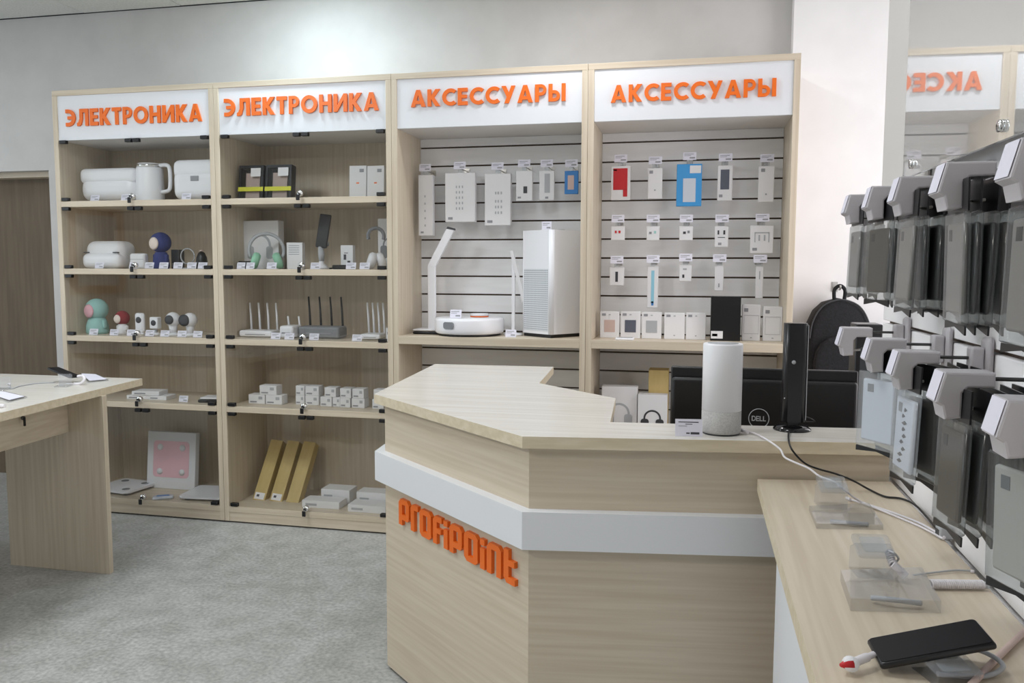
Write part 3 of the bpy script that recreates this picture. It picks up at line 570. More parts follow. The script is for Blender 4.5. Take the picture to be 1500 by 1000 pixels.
cx, w_, zt, _ = span(344, 365, 379, 394, .10); t = thing('earbud_case', 'small black case on white base at left of second shelf', 'case', (cx+.006, .11, Z2)); obj('base', box1(-w_/2, w_/2, 0, .04, 0, .022), 'white_matt', t); bm = bm_new(); rbox(bm, -w_*.45, w_*.45, .002, .038, .0225, .04, r=.006, seg=3); obj('case', bm, 'black', t)
# gimbal with phone
p0 = ony(471, 392, .13); t = thing('phone_gimbal', 'grey handheld gimbal holding a slanted black phone', 'gimbal', (p0.x, .13, Z2)); zt = ony(472, 313, .13).z-Z2
bm = bm_new(); lathe(bm, [(0, 0), (.035, 0), (.035, .012), (.012, .03), (.012, .045), (0, .045)], 20); obj('base', bm, 'white', t)
bm = bm_new(); tube(bm, [(0, 0, .04), (0, 0, .075), (-.003, 0, .11)], [.013, .016, .013], 12); obj('grip', bm, 'mid_grey', t)
bm = bm_new(); rbox(bm, -.030, .030, -.006, .006, 0, zt-.105, r=.006, seg=3); xf(bm, Matrix.Translation((.002, -.006, .105)) @ Matrix.Rotation(.13, 4, 'Y') @ Matrix.Rotation(-.1, 4, 'X')); ph = obj('phone', bm, 'black', t)
bm = bm_new(); tube(bm, [(.036, 0, .13), (.034, .004, .118), (.012, .006, .104)], .005, 8); obj('motor_arm', bm, 'grey', t)
cx, w_, zt, _ = span(499, 517, 359, 392, .13); carton('earphone_box', 'small white box printed with earphones right of the gimbal', 'box', cx, .13, Z2, w_, .03, zt-Z2, 'white_matt', prints=((.25, .45, .40, .62, 'print_dark'), (.55, .78, .18, .36, 'print_dark'), (.3, .6, .66, .70, 'print_grey')))
t = thing('cable_adapter', 'flat black adapter lying before the earphone box', 'adapter', (ony(503, 389, .08).x, .085, Z2), (0, 0, -.2)); bm = bm_new(); rbox(bm, -.055, .055, -.022, .022, 0, .022, r=.006, seg=2); obj('body', bm, 'black', t); bm = bm_new(); tube(bm, smooth_path([(-.055, 0, .01), (-.07, .01, .006), (-.085, .0, .004)]), .004, 6); obj('lead', bm, 'black', t)
cx, w_, zt, _ = span(532, 568, 320, 390, .22); headphone_box('white box printed with headphones at right end of second shelf', XS[2]-TB-w_/2-.004, .22, Z2, w_, zt-Z2, 'grey')
headphones('white and grey headphones at right end of second shelf', 540, 562, 334, 393, Z2, .12, 'white', 'grey')
for px, lb in ((354, 'left price tag before the small black case'), (366, 'price tag beneath the mint headphones'), (398, 'price tag right of the mint headphones'), (462, 'price tag before the gimbal'), (514, 'price tag before the earphone box'), (534, 'price tag left of the white and grey headphones')): shelf_tag(px, Z2, lb)

# --- unit 2, shelf 3: routers
def router(label, px0, px1, pt, zs, Y, mat, amat, n, bh, ax=None):
    cx, w_, zt, _ = span(px0, px1, pt, 490, Y); t = thing('wifi_router', label, 'router', (cx, Y, zs)); hh = zt-zs
    bm = bm_new(); rbox(bm, -w_/2, w_/2, -.045, .055, .003, bh, r=min(.012, bh*.3), seg=3); obj('body', bm, mat, t)
    for k in range(n):
        x = -w_*.40+w_*.80*k/(n-1); q = bm_new(); tube(q, [(x, .05, bh*.6), (x-.004*(1 if k < n/2 else -1)*0-.006, .056, hh*.6), (x-.012, .058, hh)], [.006, .0055, .0045], 8); obj('antenna', q, amat, t)
    obj('vent', box1(-w_*.3, w_*.3, -.0462, -.044, bh*.4, bh*.5), 'print_grey', t); return t
router('white four-antenna router at left of third shelf', 356, 404, 444, Z3, .15, 'white', 'white', 4, .035)
router('small white two-antenna router beside the dark router', 415, 435, 464, Z3, .12, 'white', 'white', 2, .085*.75)
router('dark grey router with four black antennas', 442, 502, 435, Z3, .16, 'grey', 'black', 4, .06)
router('white four-antenna router right of the dark one', 532, 561, 444, Z3, .15, 'white', 'white', 4, .03)
cx, w_, zt, _ = span(556, 568, 477, 496, .07); carton('white_adapter_box', 'small white box at right end of third shelf', 'box', XS[2]-TB-.02, .07, Z3, .034, .03, .065, 'white_matt', prints=((.2, .8, .5, .7, 'print_grey'),))
for px, lb in ((404, 'price tag at right end of the left white router'), (424, 'price tag before the two-antenna router'), (460, 'price tag before the dark router'), (523, 'price tag left of the right white router')): shelf_tag(px, Z3, lb)

# --- unit 2, shelf 4: small white boxes, every one its own thing
SB = [(364, 388, 574, 596, .10), (389, 413, 576, 597, .10), (380, 405, 564, 575, .10, 1),
      (433, 446, 578, 592, .13), (447, 467, 578, 592, .13), (433, 446, 567, 578, .13, 1), (447, 467, 567, 578, .13, 1),
      (469, 486, 577, 593, .11), (487, 498, 577, 593, .11), (475, 492, 564, 577, .11, 1),
      (498, 513, 583, 597, .10), (515, 534, 583, 597, .10), (498, 514, 568, 583, .10, 1), (516, 533, 568, 583, .10, 1),
      (545, 562, 583, 597, .10), (547, 562, 569, 583, .10, 1)]
pos = ['leftmost small white box, bottom of pyramid', 'small white box, right bottom of leftmost pyramid', 'small white box atop the leftmost pyramid', 'bottom left small white box of second pile', 'bottom right small white box of second pile', 'top left small white box of second pile', 'top right small white box of second pile', 'bottom left small white box of third pile', 'bottom right small white box of third pile', 'single small white box atop third pile', 'bottom left small white box of fourth pile', 'bottom right small white box of fourth pile', 'top left small white box of fourth pile', 'top right small white box of fourth pile', 'bottom small white box at right end of fourth shelf', 'top small white box at right end of fourth shelf']
hb = .047
for q, lb in zip(SB, pos):
    cx, w_, zt, _ = span(q[0], q[1], q[2], q[3], q[4]); lvl = len(q) > 5
    carton('small_white_box', lb, 'box', min(cx, XS[2]-TB-w_/2-.004), q[4], Z4+(hb+.0006 if lvl else 0), w_-.0012, .06, hb, 'white_matt', prints=((.1, .5, .15, .3, 'print_grey'), (.62, .85, .5, .8, 'mid_grey')), group='small white boxes on the fourth shelf')
# base: three long cartons leaning on the back, flat white boxes
for k, (px, lb) in enumerate(((381, 'leftmost long kraft carton leaning on the cabinet back'), (409, 'middle long kraft carton leaning on the cabinet back'), (436, 'rightmost long kraft carton leaning on the cabinet back'))):
    a = onz(px, 731, Z5); xx = a.x; yy = min(max(a.y, .06), .13)
    t = thing('long_carton', lb, 'carton', (xx, yy, Z5), (-.52, .085, 0), 'long kraft cartons')
    obj('box', box1(-.034, .034, 0, .055, .0, .325, r=.002, seg=1), 'carton', t); 
    if k < 2: obj('label_sticker', box1(-.026, .026, -.001, 0, .006, .04), 'white_matt', t); obj('print', box1(-.016, -.002, -.0016, -.001, .018, .03), 'print_dark', t)
FB = [(442, 497, 731, 748, .07, .155, .09, 0, 'lower left flat white box on cabinet base'), (470, 512, 717, 731, .17, .13, .10, .034, 'upper flat white box on cabinet base'), (509, 565, 736, 752, .05, .14, .10, 0, 'lower right flat white box on cabinet base'), (522, 568, 720, 736, .16, .125, .09, .034, 'flat white box at right end behind another')]
for q in FB:
    cx, w_, zt, _ = span(q[0], q[1], q[2], q[3], q[4]); 
    carton('flat_white_box', q[8], 'box', min(cx, XS[2]-TB-w_/2-.004), q[4], Z5, w_-.002, q[6], .036 if q[7] == 0 else .07, 'white_matt', prints=((.1, .4, .3, .6, 'mid_grey'),))

# ---------------------------------------------------------------- peg hooks and hanging goods (open cabinets)
HOOKM = {}
def peg_hook(x, z, label, yf=.20, tagw=.058, lean=0.0):
    t = thing('peg_hook', label, 'hook', (x, YS, z), group='peg hooks with price tags')
    if 'rod' not in HOOKM:
        bm = bm_new(); tube(bm, [(0, 0, 0), (0, yf-YS+.004, 0)], .0025, 6); rbox(bm, -.014, .014, -.004, 0, -.012, .014); o1 = obj('rod', bm, 'steel', t)
        bm = tag_bm(tagw, .036); xf(bm, Matrix.Rotation(-.25, 4, 'X')); o2 = obj('price_card', bm, ['tag', 'print_grey'], t, (0, yf-YS-.004, -.004)); HOOKM['rod'] = o1; HOOKM['card'] = o2
    else:
        copy_mesh(HOOKM['rod'], t); copy_mesh(HOOKM['card'], t)
    return t
def hang_pack(name, label, cat, px0, px1, ptop, pbot, hang_px=None, Y=.205, d=.02, mat='white_matt', prints=(), blister=False):
    cx, w_, zt, zb = span(px0, px1, ptop, pbot, Y); t = thing(name, label, cat, (cx, Y, zb)); h_ = zt-zb
    obj('pack', box1(-w_/2, w_/2, 0, d, 0, h_, r=.002, seg=1), mat, t)
    for (a, b_, c, e_, m_) in prints: obj('print', box1(-w_/2+a*w_, -w_/2+b_*w_, -.0012, 0, c*h_, e_*h_), m_, t)
    bm = bm_new(); rbox(bm, -.012, .012, d*.4, d*.4+.001, h_, h_+.022, r=0); obj('hang_tab', bm, 'film', t)
    return t, cx, zt
U3 = [(613, 634, 252, 345, 'narrow white power strip box hanging at far left', 250, tuple((.42, .50, v, v+.035, 'mid_grey') for v in (.15, .27, .39, .51, .63))+((.15, .35, .04, .07, 'print_grey'),)),
      (652, 696, 249, 325, 'wide white power strip box hanging second from left', 249, tuple((u, u+.04, v, v+.05, 'mid_grey') for v in (.25, .36, .47, .58, .69) for u in (.36, .46, .56))+((.1, .25, .05, .1, 'print_grey'),)),
      (710, 748, 250, 330, 'tall white power strip box hanging third from left', 247, tuple((u, u+.05, v, v+.05, 'mid_grey') for v in (.22, .33, .44, .60) for u in (.40, .50, .62))+((.1, .3, .05, .1, 'print_grey'),)),
      (756, 780, 246, 294, 'white pack with dark cable plug, fourth from left', 242, ((.45, .68, .25, .48, 'dark_grey'), (.1, .3, .08, .14, 'print_grey'))),
      (790, 812, 246, 293, 'clear-white pack with coiled cable, fifth from left', 242, ((.35, .7, .25, .9, 'mid_grey'), (.4, .6, .05, .12, 'print_grey'))),
      (827, 847, 246, 284, 'small blue window pack hanging sixth at right', 241, ())]
hk_lbl = ['far left', 'second', 'third', 'fourth', 'fifth', 'right end']
for k, q in enumerate(U3):
    t, cx, zt = hang_pack('hanging_pack', q[4], 'package', q[0], q[1], q[2]+4, q[3], mat='blue_dark' if k == 5 else 'white_matt', prints=q[6], d=.03 if k < 3 else .015)
    if k == 5: obj('window', box1(-.017, .012, -.0015, 0, .02, .085), 'rose', t)
    peg_hook(cx, zt+.020, 'peg hook with price card above the '+['narrow power strip box', 'wide power strip box', 'tall power strip box', 'dark plug pack', 'coiled cable pack', 'small blue pack'][k])
U4 = [
 (895, 923, 243, 293, 'red phone case in a white frame pack', 'white_matt', ((.12, .86, .30, .93, 'red'), (.64, .86, .1, .31, 'red'), (.12, .3, .86, .90, 'white_matt')), 'red phone case'),
 (949, 970, 246, 291, 'plain white pack right of the red phone case', 'white_matt', ((.1, .35, .82, .92, 'print_grey'), (.45, .55, .26, .30, 'print_grey')), 'plain white pack beside the red case'),
 (991, 1028, 240, 302, 'bright blue pouch pack with white window', 'blue', ((.26, .76, .10, .66, 'case_clear'), (.52, .96, .78, .96, 'white_matt')), 'bright blue pouch'),
 (1051, 1073, 242, 294, 'white pack picturing a slate phone', 'white_matt', ((.2, .78, .32, .88, 'slate'), (.12, .35, .10, .18, 'print_grey')), 'slate phone pack'),
 (1111, 1134, 243, 296, 'white pack hanging top right near the pier', 'white_matt', ((.15, .4, .84, .93, 'print_grey'), (.45, .55, .2, .24, 'print_grey')), 'top right white pack'),
 (895, 915, 331, 352, 'earphone card with red buds, middle row left', 'white_matt', ((.28, .42, .50, .68, 'red'), (.55, .70, .5, .68, 'red')), 'red earphone card'),
 (947, 966, 331, 352, 'earphone card with teal buds, middle row', 'white_matt', ((.2, .40, .45, .60, 'grey'), (.58, .74, .48, .66, 'teal')), 'teal earphone card'),
 (995, 1015, 331, 352, 'earphone card with grey buds, middle row', 'white_matt', ((.28, .48, .45, .62, 'dark_grey'), (.6, .76, .5, .68, 'grey')), 'grey earphone card'),
 (1047, 1067, 331, 362, 'earphone card with black hooks, middle row', 'white_matt', ((.2, .32, .60, .80, 'print_dark'), (.62, .76, .6, .8, 'print_dark'), (.22, .75, .45, .48, 'print_dark'), (.25, .5, .1, .22, 'print_grey')), 'black earphone card'),
 (1099, 1133, 330, 371, 'square card with looped cable, middle row right', 'white_matt', ((.18, .82, .72, .76, 'mid_grey'), (.18, .22, .4, .74, 'mid_grey'), (.78, .82, .4, .74, 'mid_grey'), (.35, .42, .45, .66, 'mid_grey'), (.58, .65, .45, .66, 'mid_grey'), (.1, .3, .1, .2, 'print_grey')), 'looped cable card'),
 (893, 914, 391, 418, 'card with small dark stick, bottom row left', 'white_matt', ((.40, .58, .2, .75, 'print_dark'),), 'dark stick card'),
 (948, 964, 390, 451, 'long pack with pale blue stick, bottom row', 'white_matt', ((.36, .64, .12, .90, 'aqua'), (.4, .6, .06, .16, 'blue_dark')), 'pale blue stick pack'),
 (995, 1013, 388, 412, 'card with tiny dark adapter, bottom row', 'white_matt', ((.25, .42, .22, .42, 'print_dark'), (.3, .6, .7, .8, 'mid_grey')), 'dark adapter card'),
 (1047, 1060, 389, 426, 'slim white cable box, bottom row fourth', 'white_matt', ((.42, .55, .15, .30, 'print_grey'),), 'slim fourth cable box'),
 (1107, 1118, 390, 437, 'slim white cable box, bottom row right end', 'white_matt', ((.42, .55, .6, .85, 'mid_grey'),), 'slim cable box at the end')]
for q in U4:
    t, cx, zt = hang_pack('hanging_pack', q[4], 'package', q[0], q[1], q[2], q[3], mat=q[5], prints=q[6], d=.012)
    peg_hook(cx, zt+.020, 'peg hook with price card above the '+q[7])

# goods standing on the shelf of the right unit
ZS = .953
SHB = [(879, 907, 456, 492, 'white phone case box with rose window at left', 'rose', 'dark'), (909, 938, 456, 492, 'white phone case box with slate window, second from left', 'slate', ''), (940, 969, 457, 493, 'white phone case box with grey window, third from left', 'mid_grey', ''),
       (973, 1003, 458, 495, 'plain white box, fourth in the row', None, ''), (1005, 1034, 458, 495, 'plain white box left of the black box', None, ''), (1087, 1114, 446, 495, 'tall white box right of the black box', 'line', ''), (1118, 1146, 449, 495, 'tall white box at right end of the row', 'line', '')]
for q in SHB:
    cx, w_, zt, _ = span(q[0], q[1], q[2], q[3], .14); pr_ = [(.10, .30, .84, .93, 'print_grey'), (.45, .55, .86, .9, 'mid_grey')]
    if q[5] == 'line': pr_ = [(.10, .32, .80, .90, 'print_grey'), (.1, .9, .70, .71, 'mid_grey'), (.1, .11, .2, .7, 'mid_grey'), (.89, .9, .2, .7, 'mid_grey'), (.1, .9, .19, .2, 'mid_grey'), (.46, .56, .07, .1, 'mid_grey')]
    elif q[5]: pr_ += [(.22, .78, .22, .68, q[5])]
    else: pr_ += [(.46, .54, .12, .16, 'mid_grey')]
    carton('upright_box', q[4], 'box', cx, .14, ZS, w_, .022, zt-ZS, 'white_matt', prints=pr_)
cx, w_, zt, _ = span(1041, 1085, 434, 497, .10); carton('black_box', 'black upright box with white sticker on the right cabinet shelf', 'box', cx, .10, ZS, w_, .05, zt-ZS, 'black', prints=((.02, .42, .05, .22, 'white_matt'), (.06, .24, .10, .16, 'print_grey')))
a = onz(919, 494, ZS); t = thing('white_phone', 'small white phone lying before the slate window box', 'phone', (a.x, .04, ZS)); bm = bm_new(); rbox(bm, -.04, .04, -.02, .035, 0, .01, r=.004, seg=2); obj('body', bm, 'white', t); obj('screen', box1(-.034, .034, -.014, .03, .0100, .0106), 'mid_grey', t)

# ---------------------------------------------------------------- unit 3 shelf: lamp, robot vacuum, slim lamp, air purifier
a = ony(637, 494, .16); zt = ony(660, 334, .16).z-ZS; base_x = ony(625, 490, .16).x
t = thing('desk_lamp', 'white angled desk lamp with black base left of the robot vacuum', 'lamp', (ony(633, 490, .18).x, .18, ZS))
bm = bm_new(); rbox(bm, -.075, .075, -.07, .07, 0, .014, r=.006, seg=2); obj('base', bm, 'black', t); bm = bm_new(); rbox(bm, -.076, .074, -.07, .07, .0142, .024, r=.005, seg=2); obj('base_cover', bm, 'white', t)
bm = bm_new(); xs = ony(632, 470, .18).x-ony(633, 490, .18).x
rbox(bm, -.020, .020, -.008, .008, .02, zt*.665, r=.004, seg=2); obj('stem', bm, 'white', t)
dxh = ony(664, 338, .18).x-ony(633, 490, .18).x; zh0 = zt*.64
bm = bm_new(); prism(bm, [(-.020, zh0), (.020, zh0), (dxh+.006, zt-.008), (dxh-.030, zt)], -.0088, .0088, 'y'); obj('head', bm, 'white', t)
bm = bm_new(); prism(bm, [(dxh-.032, zt-.002), (dxh+.008, zt-.010), (dxh+.008, zt-.001), (dxh-.026, zt+.008)], -.0094, .0094, 'y'); obj('head_tip', bm, 'dark_grey', t)
cx = ony(686, 490, .13).x; rr = (ony(735, 490, .13).x-ony(637, 490, .13).x)/2; 
t = thing('robot_vacuum', 'round white robot vacuum with orange sensor on its turret', 'robot vacuum', (cx, .06+rr*.55, ZS))
bm = bm_new(); lathe(bm, [(0, .010), (rr*.94, .010), (rr*.985, .016), (rr, .03), (rr, .070), (rr*.985, .078), (rr*.95, .082), (0, .082)], 44); obj('body', bm, 'white', t)
bm = bm_new(); lathe(bm, [(0, 0), (rr*.9, 0), (rr*.9, .009), (0, .009)], 32); obj('base', bm, 'black', t)
bm = bm_new(); lathe(bm, [(0, .0825), (.044, .0825), (.044, .0885), (0, .0885)], 24, (rr*.22, rr*.3)); tu = obj('turret', bm, 'orange', t)
bm = bm_new(); lathe(bm, [(0, .0887), (.045, .0887), (.042, .099), (0, .099)], 24, (rr*.22, rr*.3)); obj('turret_cap', bm, 'white', tu)
bm = bm_new(); rbox(bm, -.028, .028, -.003, .003, -.016, .016, r=.010, seg=3, edges='y'); xf(bm, Matrix.Rotation(-.35, 4, 'Z') @ Matrix.Translation((0, -rr-.001, .052))); obj('bumper_window', bm, 'grey', t)
price_tag((ony(668, 470, .06).x, .05, ZS+.084), 'price tag leaning on top of the robot vacuum', .055, .04)
t = thing('slim_lamp', 'slim folding desk lamp between vacuum and air purifier', 'lamp', (ony(752, 490, .16).x, .16, ZS)); zt = ony(752, 367, .16).z-ZS
bm = bm_new(); lathe(bm, [(0, 0), (.045, 0), (.045, .010), (0, .012)], 24); obj('base', bm, 'white', t); obj('stem', box1(-.007, .007, -.006, .006, .010, zt-.03), 'white', t)
bm = bm_new(); prism(bm, [(-.017, zt-.002), (-.002, zt), (.062, zt-.24), (.044, zt-.24)], -.010, -.0065, 'y'); obj('head', bm, 'white_matt', t)
price_tag((ony(748, 490, .05).x, .05, ZS+.001), 'price tag at the foot of the slim folding lamp', .05, .035)
zt = ony(800, 337, .10).z-ZS; wp = .205; th_ = math.radians(-37); pcx = ony(764, 420, .165).x+wp/2*(math.cos(th_)-math.sin(th_))
t = thing('air_purifier', 'tall white perforated air purifier at right of the shelf', 'air purifier', (pcx, .178, ZS), (0, 0, th_))
bm = bm_new(); rbox(bm, -wp/2, wp/2, -wp/2, wp/2, .016, zt, r=.018, seg=4, edges='z'); bdy = obj('body', bm, 'white', t)
bm = bm_new(); rbox(bm, -wp/2+.01, wp/2-.01, -wp/2+.01, wp/2-.01, 0, .016); obj('base', bm, 'black', t)
obj('perforated_panel', box1(-wp/2+.02, wp/2-.02, -wp/2-.0015, -wp/2+.002, .03, zt*.64), 'perforated', t)
obj('control_strip', box1(.02, .07, -.01, .01, zt, zt+.004), 'mid_grey', t)
price_tag((ony(800, 337, .12).x, .13, ZS+zt+.002), 'price tag standing on top of the air purifier', .045, .04, -.15)

# lower shelf of the right unit (seen above the counter)
ZL = .500
cx, w_, zt, _ = span(881, 933, 566, 640, .10); headphone_box('white headphone box low in the right cabinet behind the counter', max(cx, XS[3]+TB+w_/2+.004), .10, ZL, w_, zt-ZL, 'mid_grey')
cx, w_, zt, _ = span(934, 977, 578, 640, .08); headphone_box('white box picturing dark headphones beside the monitor', cx, .08, ZL, w_, zt-ZL, 'dark_grey')
cx, w_, zt, zb = span(950, 979, 542, 580, .15); carton('kraft_box', 'kraft cardboard box stacked behind the headphone boxes', 'box', cx, .15, ZL, w_, .10, zt-ZL, 'carton', prints=((.1, .9, .48, .5, 'print_grey'),))

# ---------------------------------------------------------------- sales counter
ZC = .88; TH = .028
A_, B_, R1 = (2.215, -1.264), (2.791, -1.79), (3.612, -1.672)
TOP = [A_, B_, R1, (3.612, -1.497), (2.970, -1.562), (2.946, -1.169), (2.663, -.902), (2.631, -.425), (2.148, -.449)]
ct = thing('sales_counter', 'angled pale wood sales counter with white band and orange logo', 'counter', (2.6, -1.2, 0))
def loc_obj(name, bm, mat, parent=None): xf(bm, Matrix.Translation((-2.6, 1.2, 0))); return obj(name, bm, mat, parent or ct)
bm = bm_new(); prism(bm, TOP, ZC-TH, ZC, 'z')
for f in bm.faces:
    f.material_index = 0 if f.normal.z > .9 else 1
loc_obj('countertop', bm, ['wood_top_lit', 'wood_edge'])
def inset(poly, i, j, k, d):
    p, q, r_ = Vector(poly[i]), Vector(poly[j]), Vector(poly[k]); n1 = Vector((-(q-p).y, (q-p).x)).normalized(); n2 = Vector((-(r_-q).y, (r_-q).x)).normalized(); b_ = (n1+n2).normalized(); return q+b_*(d/b_.dot(n1))
IN = .030
iA = inset(TOP, 8, 0, 1, IN); iB = inset(TOP, 0, 1, 2, IN); iD = Vector((2.148+IN, -.449-IN)); iR = Vector((3.612, -1.672+IN))
iA2 = inset(TOP, 8, 0, 1, IN+.024); iB2 = inset(TOP, 0, 1, 2, IN+.024); iD2 = Vector((2.148+IN+.024, -.449-IN)); iR2 = Vector((3.612, -1.672+IN+.024))
for nm, p, q in (('side_panel', iD, iA), ('corner_panel', iA, iB), ('front_panel', iB, iR)):
    e_ = q-p; ln = e_.length; m0_ = .0 if nm != 'corner_panel' else .0
    pm = prism(bm_new(), [(0, 0), (ln, 0), (ln-(.010 if nm != 'front_panel' else 0), .024), (.010 if nm != 'side_panel' else 0, .024)], .012, ZC-TH, 'z')
    o_ = obj(nm, pm, 'wood_x', ct, (p.x-2.6, p.y+1.2, 0), (0, 0, math.atan2(e_.y, e_.x)))
ends = prism(bm_new(), [(2.19, -.48), (2.60, -.48), (2.60, -.455), (2.19, -.455)], .012, ZC-TH, 'z'); loc_obj('end_panel', ends, 'wood_z')
ends = prism(bm_new(), [(2.60, -.88), (2.62, -.88), (2.60, -.46), (2.58, -.46)], .012, ZC-TH, 'z'); loc_obj('inner_panel', ends, 'wood_z')
kick = bm_new()
for (p, q) in ((iD, iA), (iA, iB), (iB, iR)):
    n_ = Vector((-(q-p).y, (q-p).x)).normalized()*.012; prism(kick, [(v.x, v.y) for v in (p+n_, q+n_, q+n_*2, p+n_*2)], 0, .012, 'z')
loc_obj('kick_strip', kick, 'black')
oD = Vector((2.148, -.449)); oA = Vector(A_); oB = Vector(B_); oR = Vector(R1)
for nm, q in (('white_band', (oD, oA, iA, iD)), ('white_band', (oA, oB, iB, iA)), ('white_band', (oB, oR, iR, iB))):
    loc_obj(nm, prism(bm_new(), [(v.x, v.y) for v in q], .612, .702, 'z'), 'board_white')
dv = (iB-iA); L = dv.length; dv.normalize(); ang = math.atan2(dv.y, dv.x)
# logo on the corner panel, below the band
p0 = Vector((2.298, -1.349)); s0 = (p0-iA).dot(dv); base_ = iA+dv*s0
M = Matrix.Translation((base_.x-2.6, base_.y+1.2, .500)) @ Matrix.Rotation(ang, 4, 'Z')
lettering('profipoint', ct, M, .605, .080, .010, 'orange', gap=.10, pname='logo_letter')

# things on the counter
sp = onz(1056, 634, ZC); t = thing('smart_speaker', 'white cylindrical smart speaker with grey fabric lower part on the counter', 'speaker', (sp.x, sp.y, ZC)); rs = .0455; hs = .213
bm = bm_new(); lathe(bm, [(0, 0), (rs*.93, 0), (rs*.95, .004), (0, .004)], 40); obj('foot', bm, 'dark_grey', t)
bm = bm_new(); lathe(bm, [(0, .004), (rs*.98, .004), (rs, .008), (rs, .056), (0, .056)], 40); obj('grille', bm, 'grey_fabric', t)
bm = bm_new(); lathe(bm, [(0, .0562), (rs, .0562), (rs, hs-.004), (rs*.985, hs-.001), (rs*.95, hs), (0, hs)], 40); obj('shell', bm, 'white', t)
bm = bm_new(); lathe(bm, [(0, hs+.0002), (rs*.78, hs+.0002), (rs*.78, hs+.0008), (0, hs+.0008)], 32); obj('touch_top', bm, 'mid_grey', t)
a = onz(1009, 639, ZC); t = thing('counter_price_tag', 'white price card with printed lines left of the smart speaker', 'price tag', (a.x, a.y, ZC), (-.15, 0, .12))
obj('card', box1(-.031, .031, -.0006, .0006, 0, .040), 'tag', t); 
for (u0, u1, v0, v1, m_) in ((-.024, .022, .032, .034, 'print_dark'), (-.008, .008, .0275, .029, 'print_dark'), (-.024, -.004, .023, .0245, 'print_grey'), (-.006, .002, .006, .009, 'print_dark'), (.004, .024, .005, .010, 'print_dark')): obj('print', box1(u0, u1, -.0010, -.0006, v0, v1), m_, t)
tw = onz(1160, 629, ZC); ztw = ony(1165, 473, tw.y).z; hw = ztw-ZC
t = thing('column_device', 'tall black column display on a round base on the counter', 'device', (tw.x, tw.y, ZC), (0, 0, .12))
bm = bm_new(); lathe(bm, [(0, 0), (.044, 0), (.044, .003), (.036, .009), (.014, .012), (0, .012)], 32); obj('base', bm, 'black_gloss', t)
bm = bm_new(); rbox(bm, -.026, .028, -.014, .016, .020, hw, r=.011, seg=4, edges='z'); obj('column', bm, 'black_plastic', t); obj('base_neck', box1(-.012, .012, -.008, .008, .008, .022), 'black_plastic', t)
obj('side_strip', box1(.0282, .0300, -.009, .012, .025, hw-.004), 'mid_grey', t)
bm = bm_new(); lathe(bm, [(0, 0), (.0048, 0), (.0048, .001), (0, .001)], 18); xf(bm, Matrix.Translation((-.004, -.0141, hw*.64)) @ Matrix.Rotation(PI/2, 4, 'X')); lg = obj('round_badge', bm, 'mid_grey', t)
obj('indicator', box1(-.024, -.022, -.0150, -.0138, hw*.30, hw*.31), 'white', t)
# monitor seen from behind
my = -1.25; m0 = ony(978, 540, my); m1 = ony(1252, 540, my); mc = ony(1115, 613, my); zt = ony(1115, 540, my).z; zb = .70; mw = m1.x-m0.x
t = thing('computer_monitor', 'black monitor seen from behind with round maker badge', 'monitor', (mc.x, my, .58)); zoff = -.58
bm = bm_new(); rbox(bm, -mw/2, mw/2, .0, .022, zt-.31+zoff, zt+zoff, r=.004, seg=2); obj('housing', bm, 'black', t)
bm = bm_new(); rbox(bm, -mw*.495, mw*.495, -.022, -.0005, zt-.30+zoff, zt-.028+zoff, r=.010, seg=3); obj('rear_bulge', bm, 'black', t)
obj('screen', box1(-mw/2+.012, mw/2-.012, .022, .0235, zt-.296+zoff, zt-.012+zoff), 'black_gloss', t)
zc_ = mc.z+zoff+.004; lgx = -.008; bm = bm_new(); tube(bm, [(lgx+math.cos(2*PI*k/32)*.0270, -.0225, zc_+math.sin(2*PI*k/32)*.0270) for k in range(33)], .0011, 6, cap=False); ring = obj('badge_ring', bm, 'mid_grey', t)
lettering('DELL', t, Matrix.Translation((lgx-.019, -.0222, zc_-.007)), .038, .014, .001, 'mid_grey', gap=.08, pname='badge_letter')
bm = bm_new(); rbox(bm, -.03, .03, .024, .05, .16, .30, r=.006, seg=2); obj('stand_neck', box1(-.035, .035, .03, .05, .012, zt-.15+zoff), 'black_plastic', t); bm.free()
bm = bm_new(); rbox(bm, -.11, .11, -.04, .12, 0, .012, r=.004, seg=2); obj('stand_foot', bm, 'black_plastic', t); obj('stand_arm', box1(-.035, .035, .0236, .03, zt-.20+zoff, zt-.12+zoff), 'black_plastic', t)
# staff desk behind the counter
t = thing('staff_desk', 'low pale wood staff desk behind the counter', 'desk', (3.28, -1.2, 0))
obj('desktop', box1(-.30, .32, -.255, .33, .555, .58), 'wood_x', t); obj('leg_panel', box1(-.295, -.27, -.25, .32, 0, .555), 'wood_z', t); obj('leg_panel', box1(.29, .315, -.25, .32, 0, .555), 'wood_z', t)
obj('desk_return', box1(.32, .66, -.19, .33, .555, .58), 'wood_x', t); obj('leg_panel', box1(.63, .655, -.18, .32, 0, .555), 'wood_z', t)
# small black box partly hidden by the hooks
a = ony(1262, 473, -.98); e = ony(1285, 473, -.98); t = thing('black_desk_speaker', 'black box speaker beyond the monitor beside the backpack', 'speaker', ((a.x+e.x)/2-.01, -.99, .58)); wq = (e.x-a.x)+.03
bm = bm_new(); rbox(bm, -wq/2, wq/2, -.05, .05, 0, a.z-.58, r=.004, seg=2); obj('cabinet_box', bm, 'black_plastic', t); obj('front_grille', box1(-wq/2+.006, wq/2-.006, .050, .053, .02, a.z-.60), 'black', t)
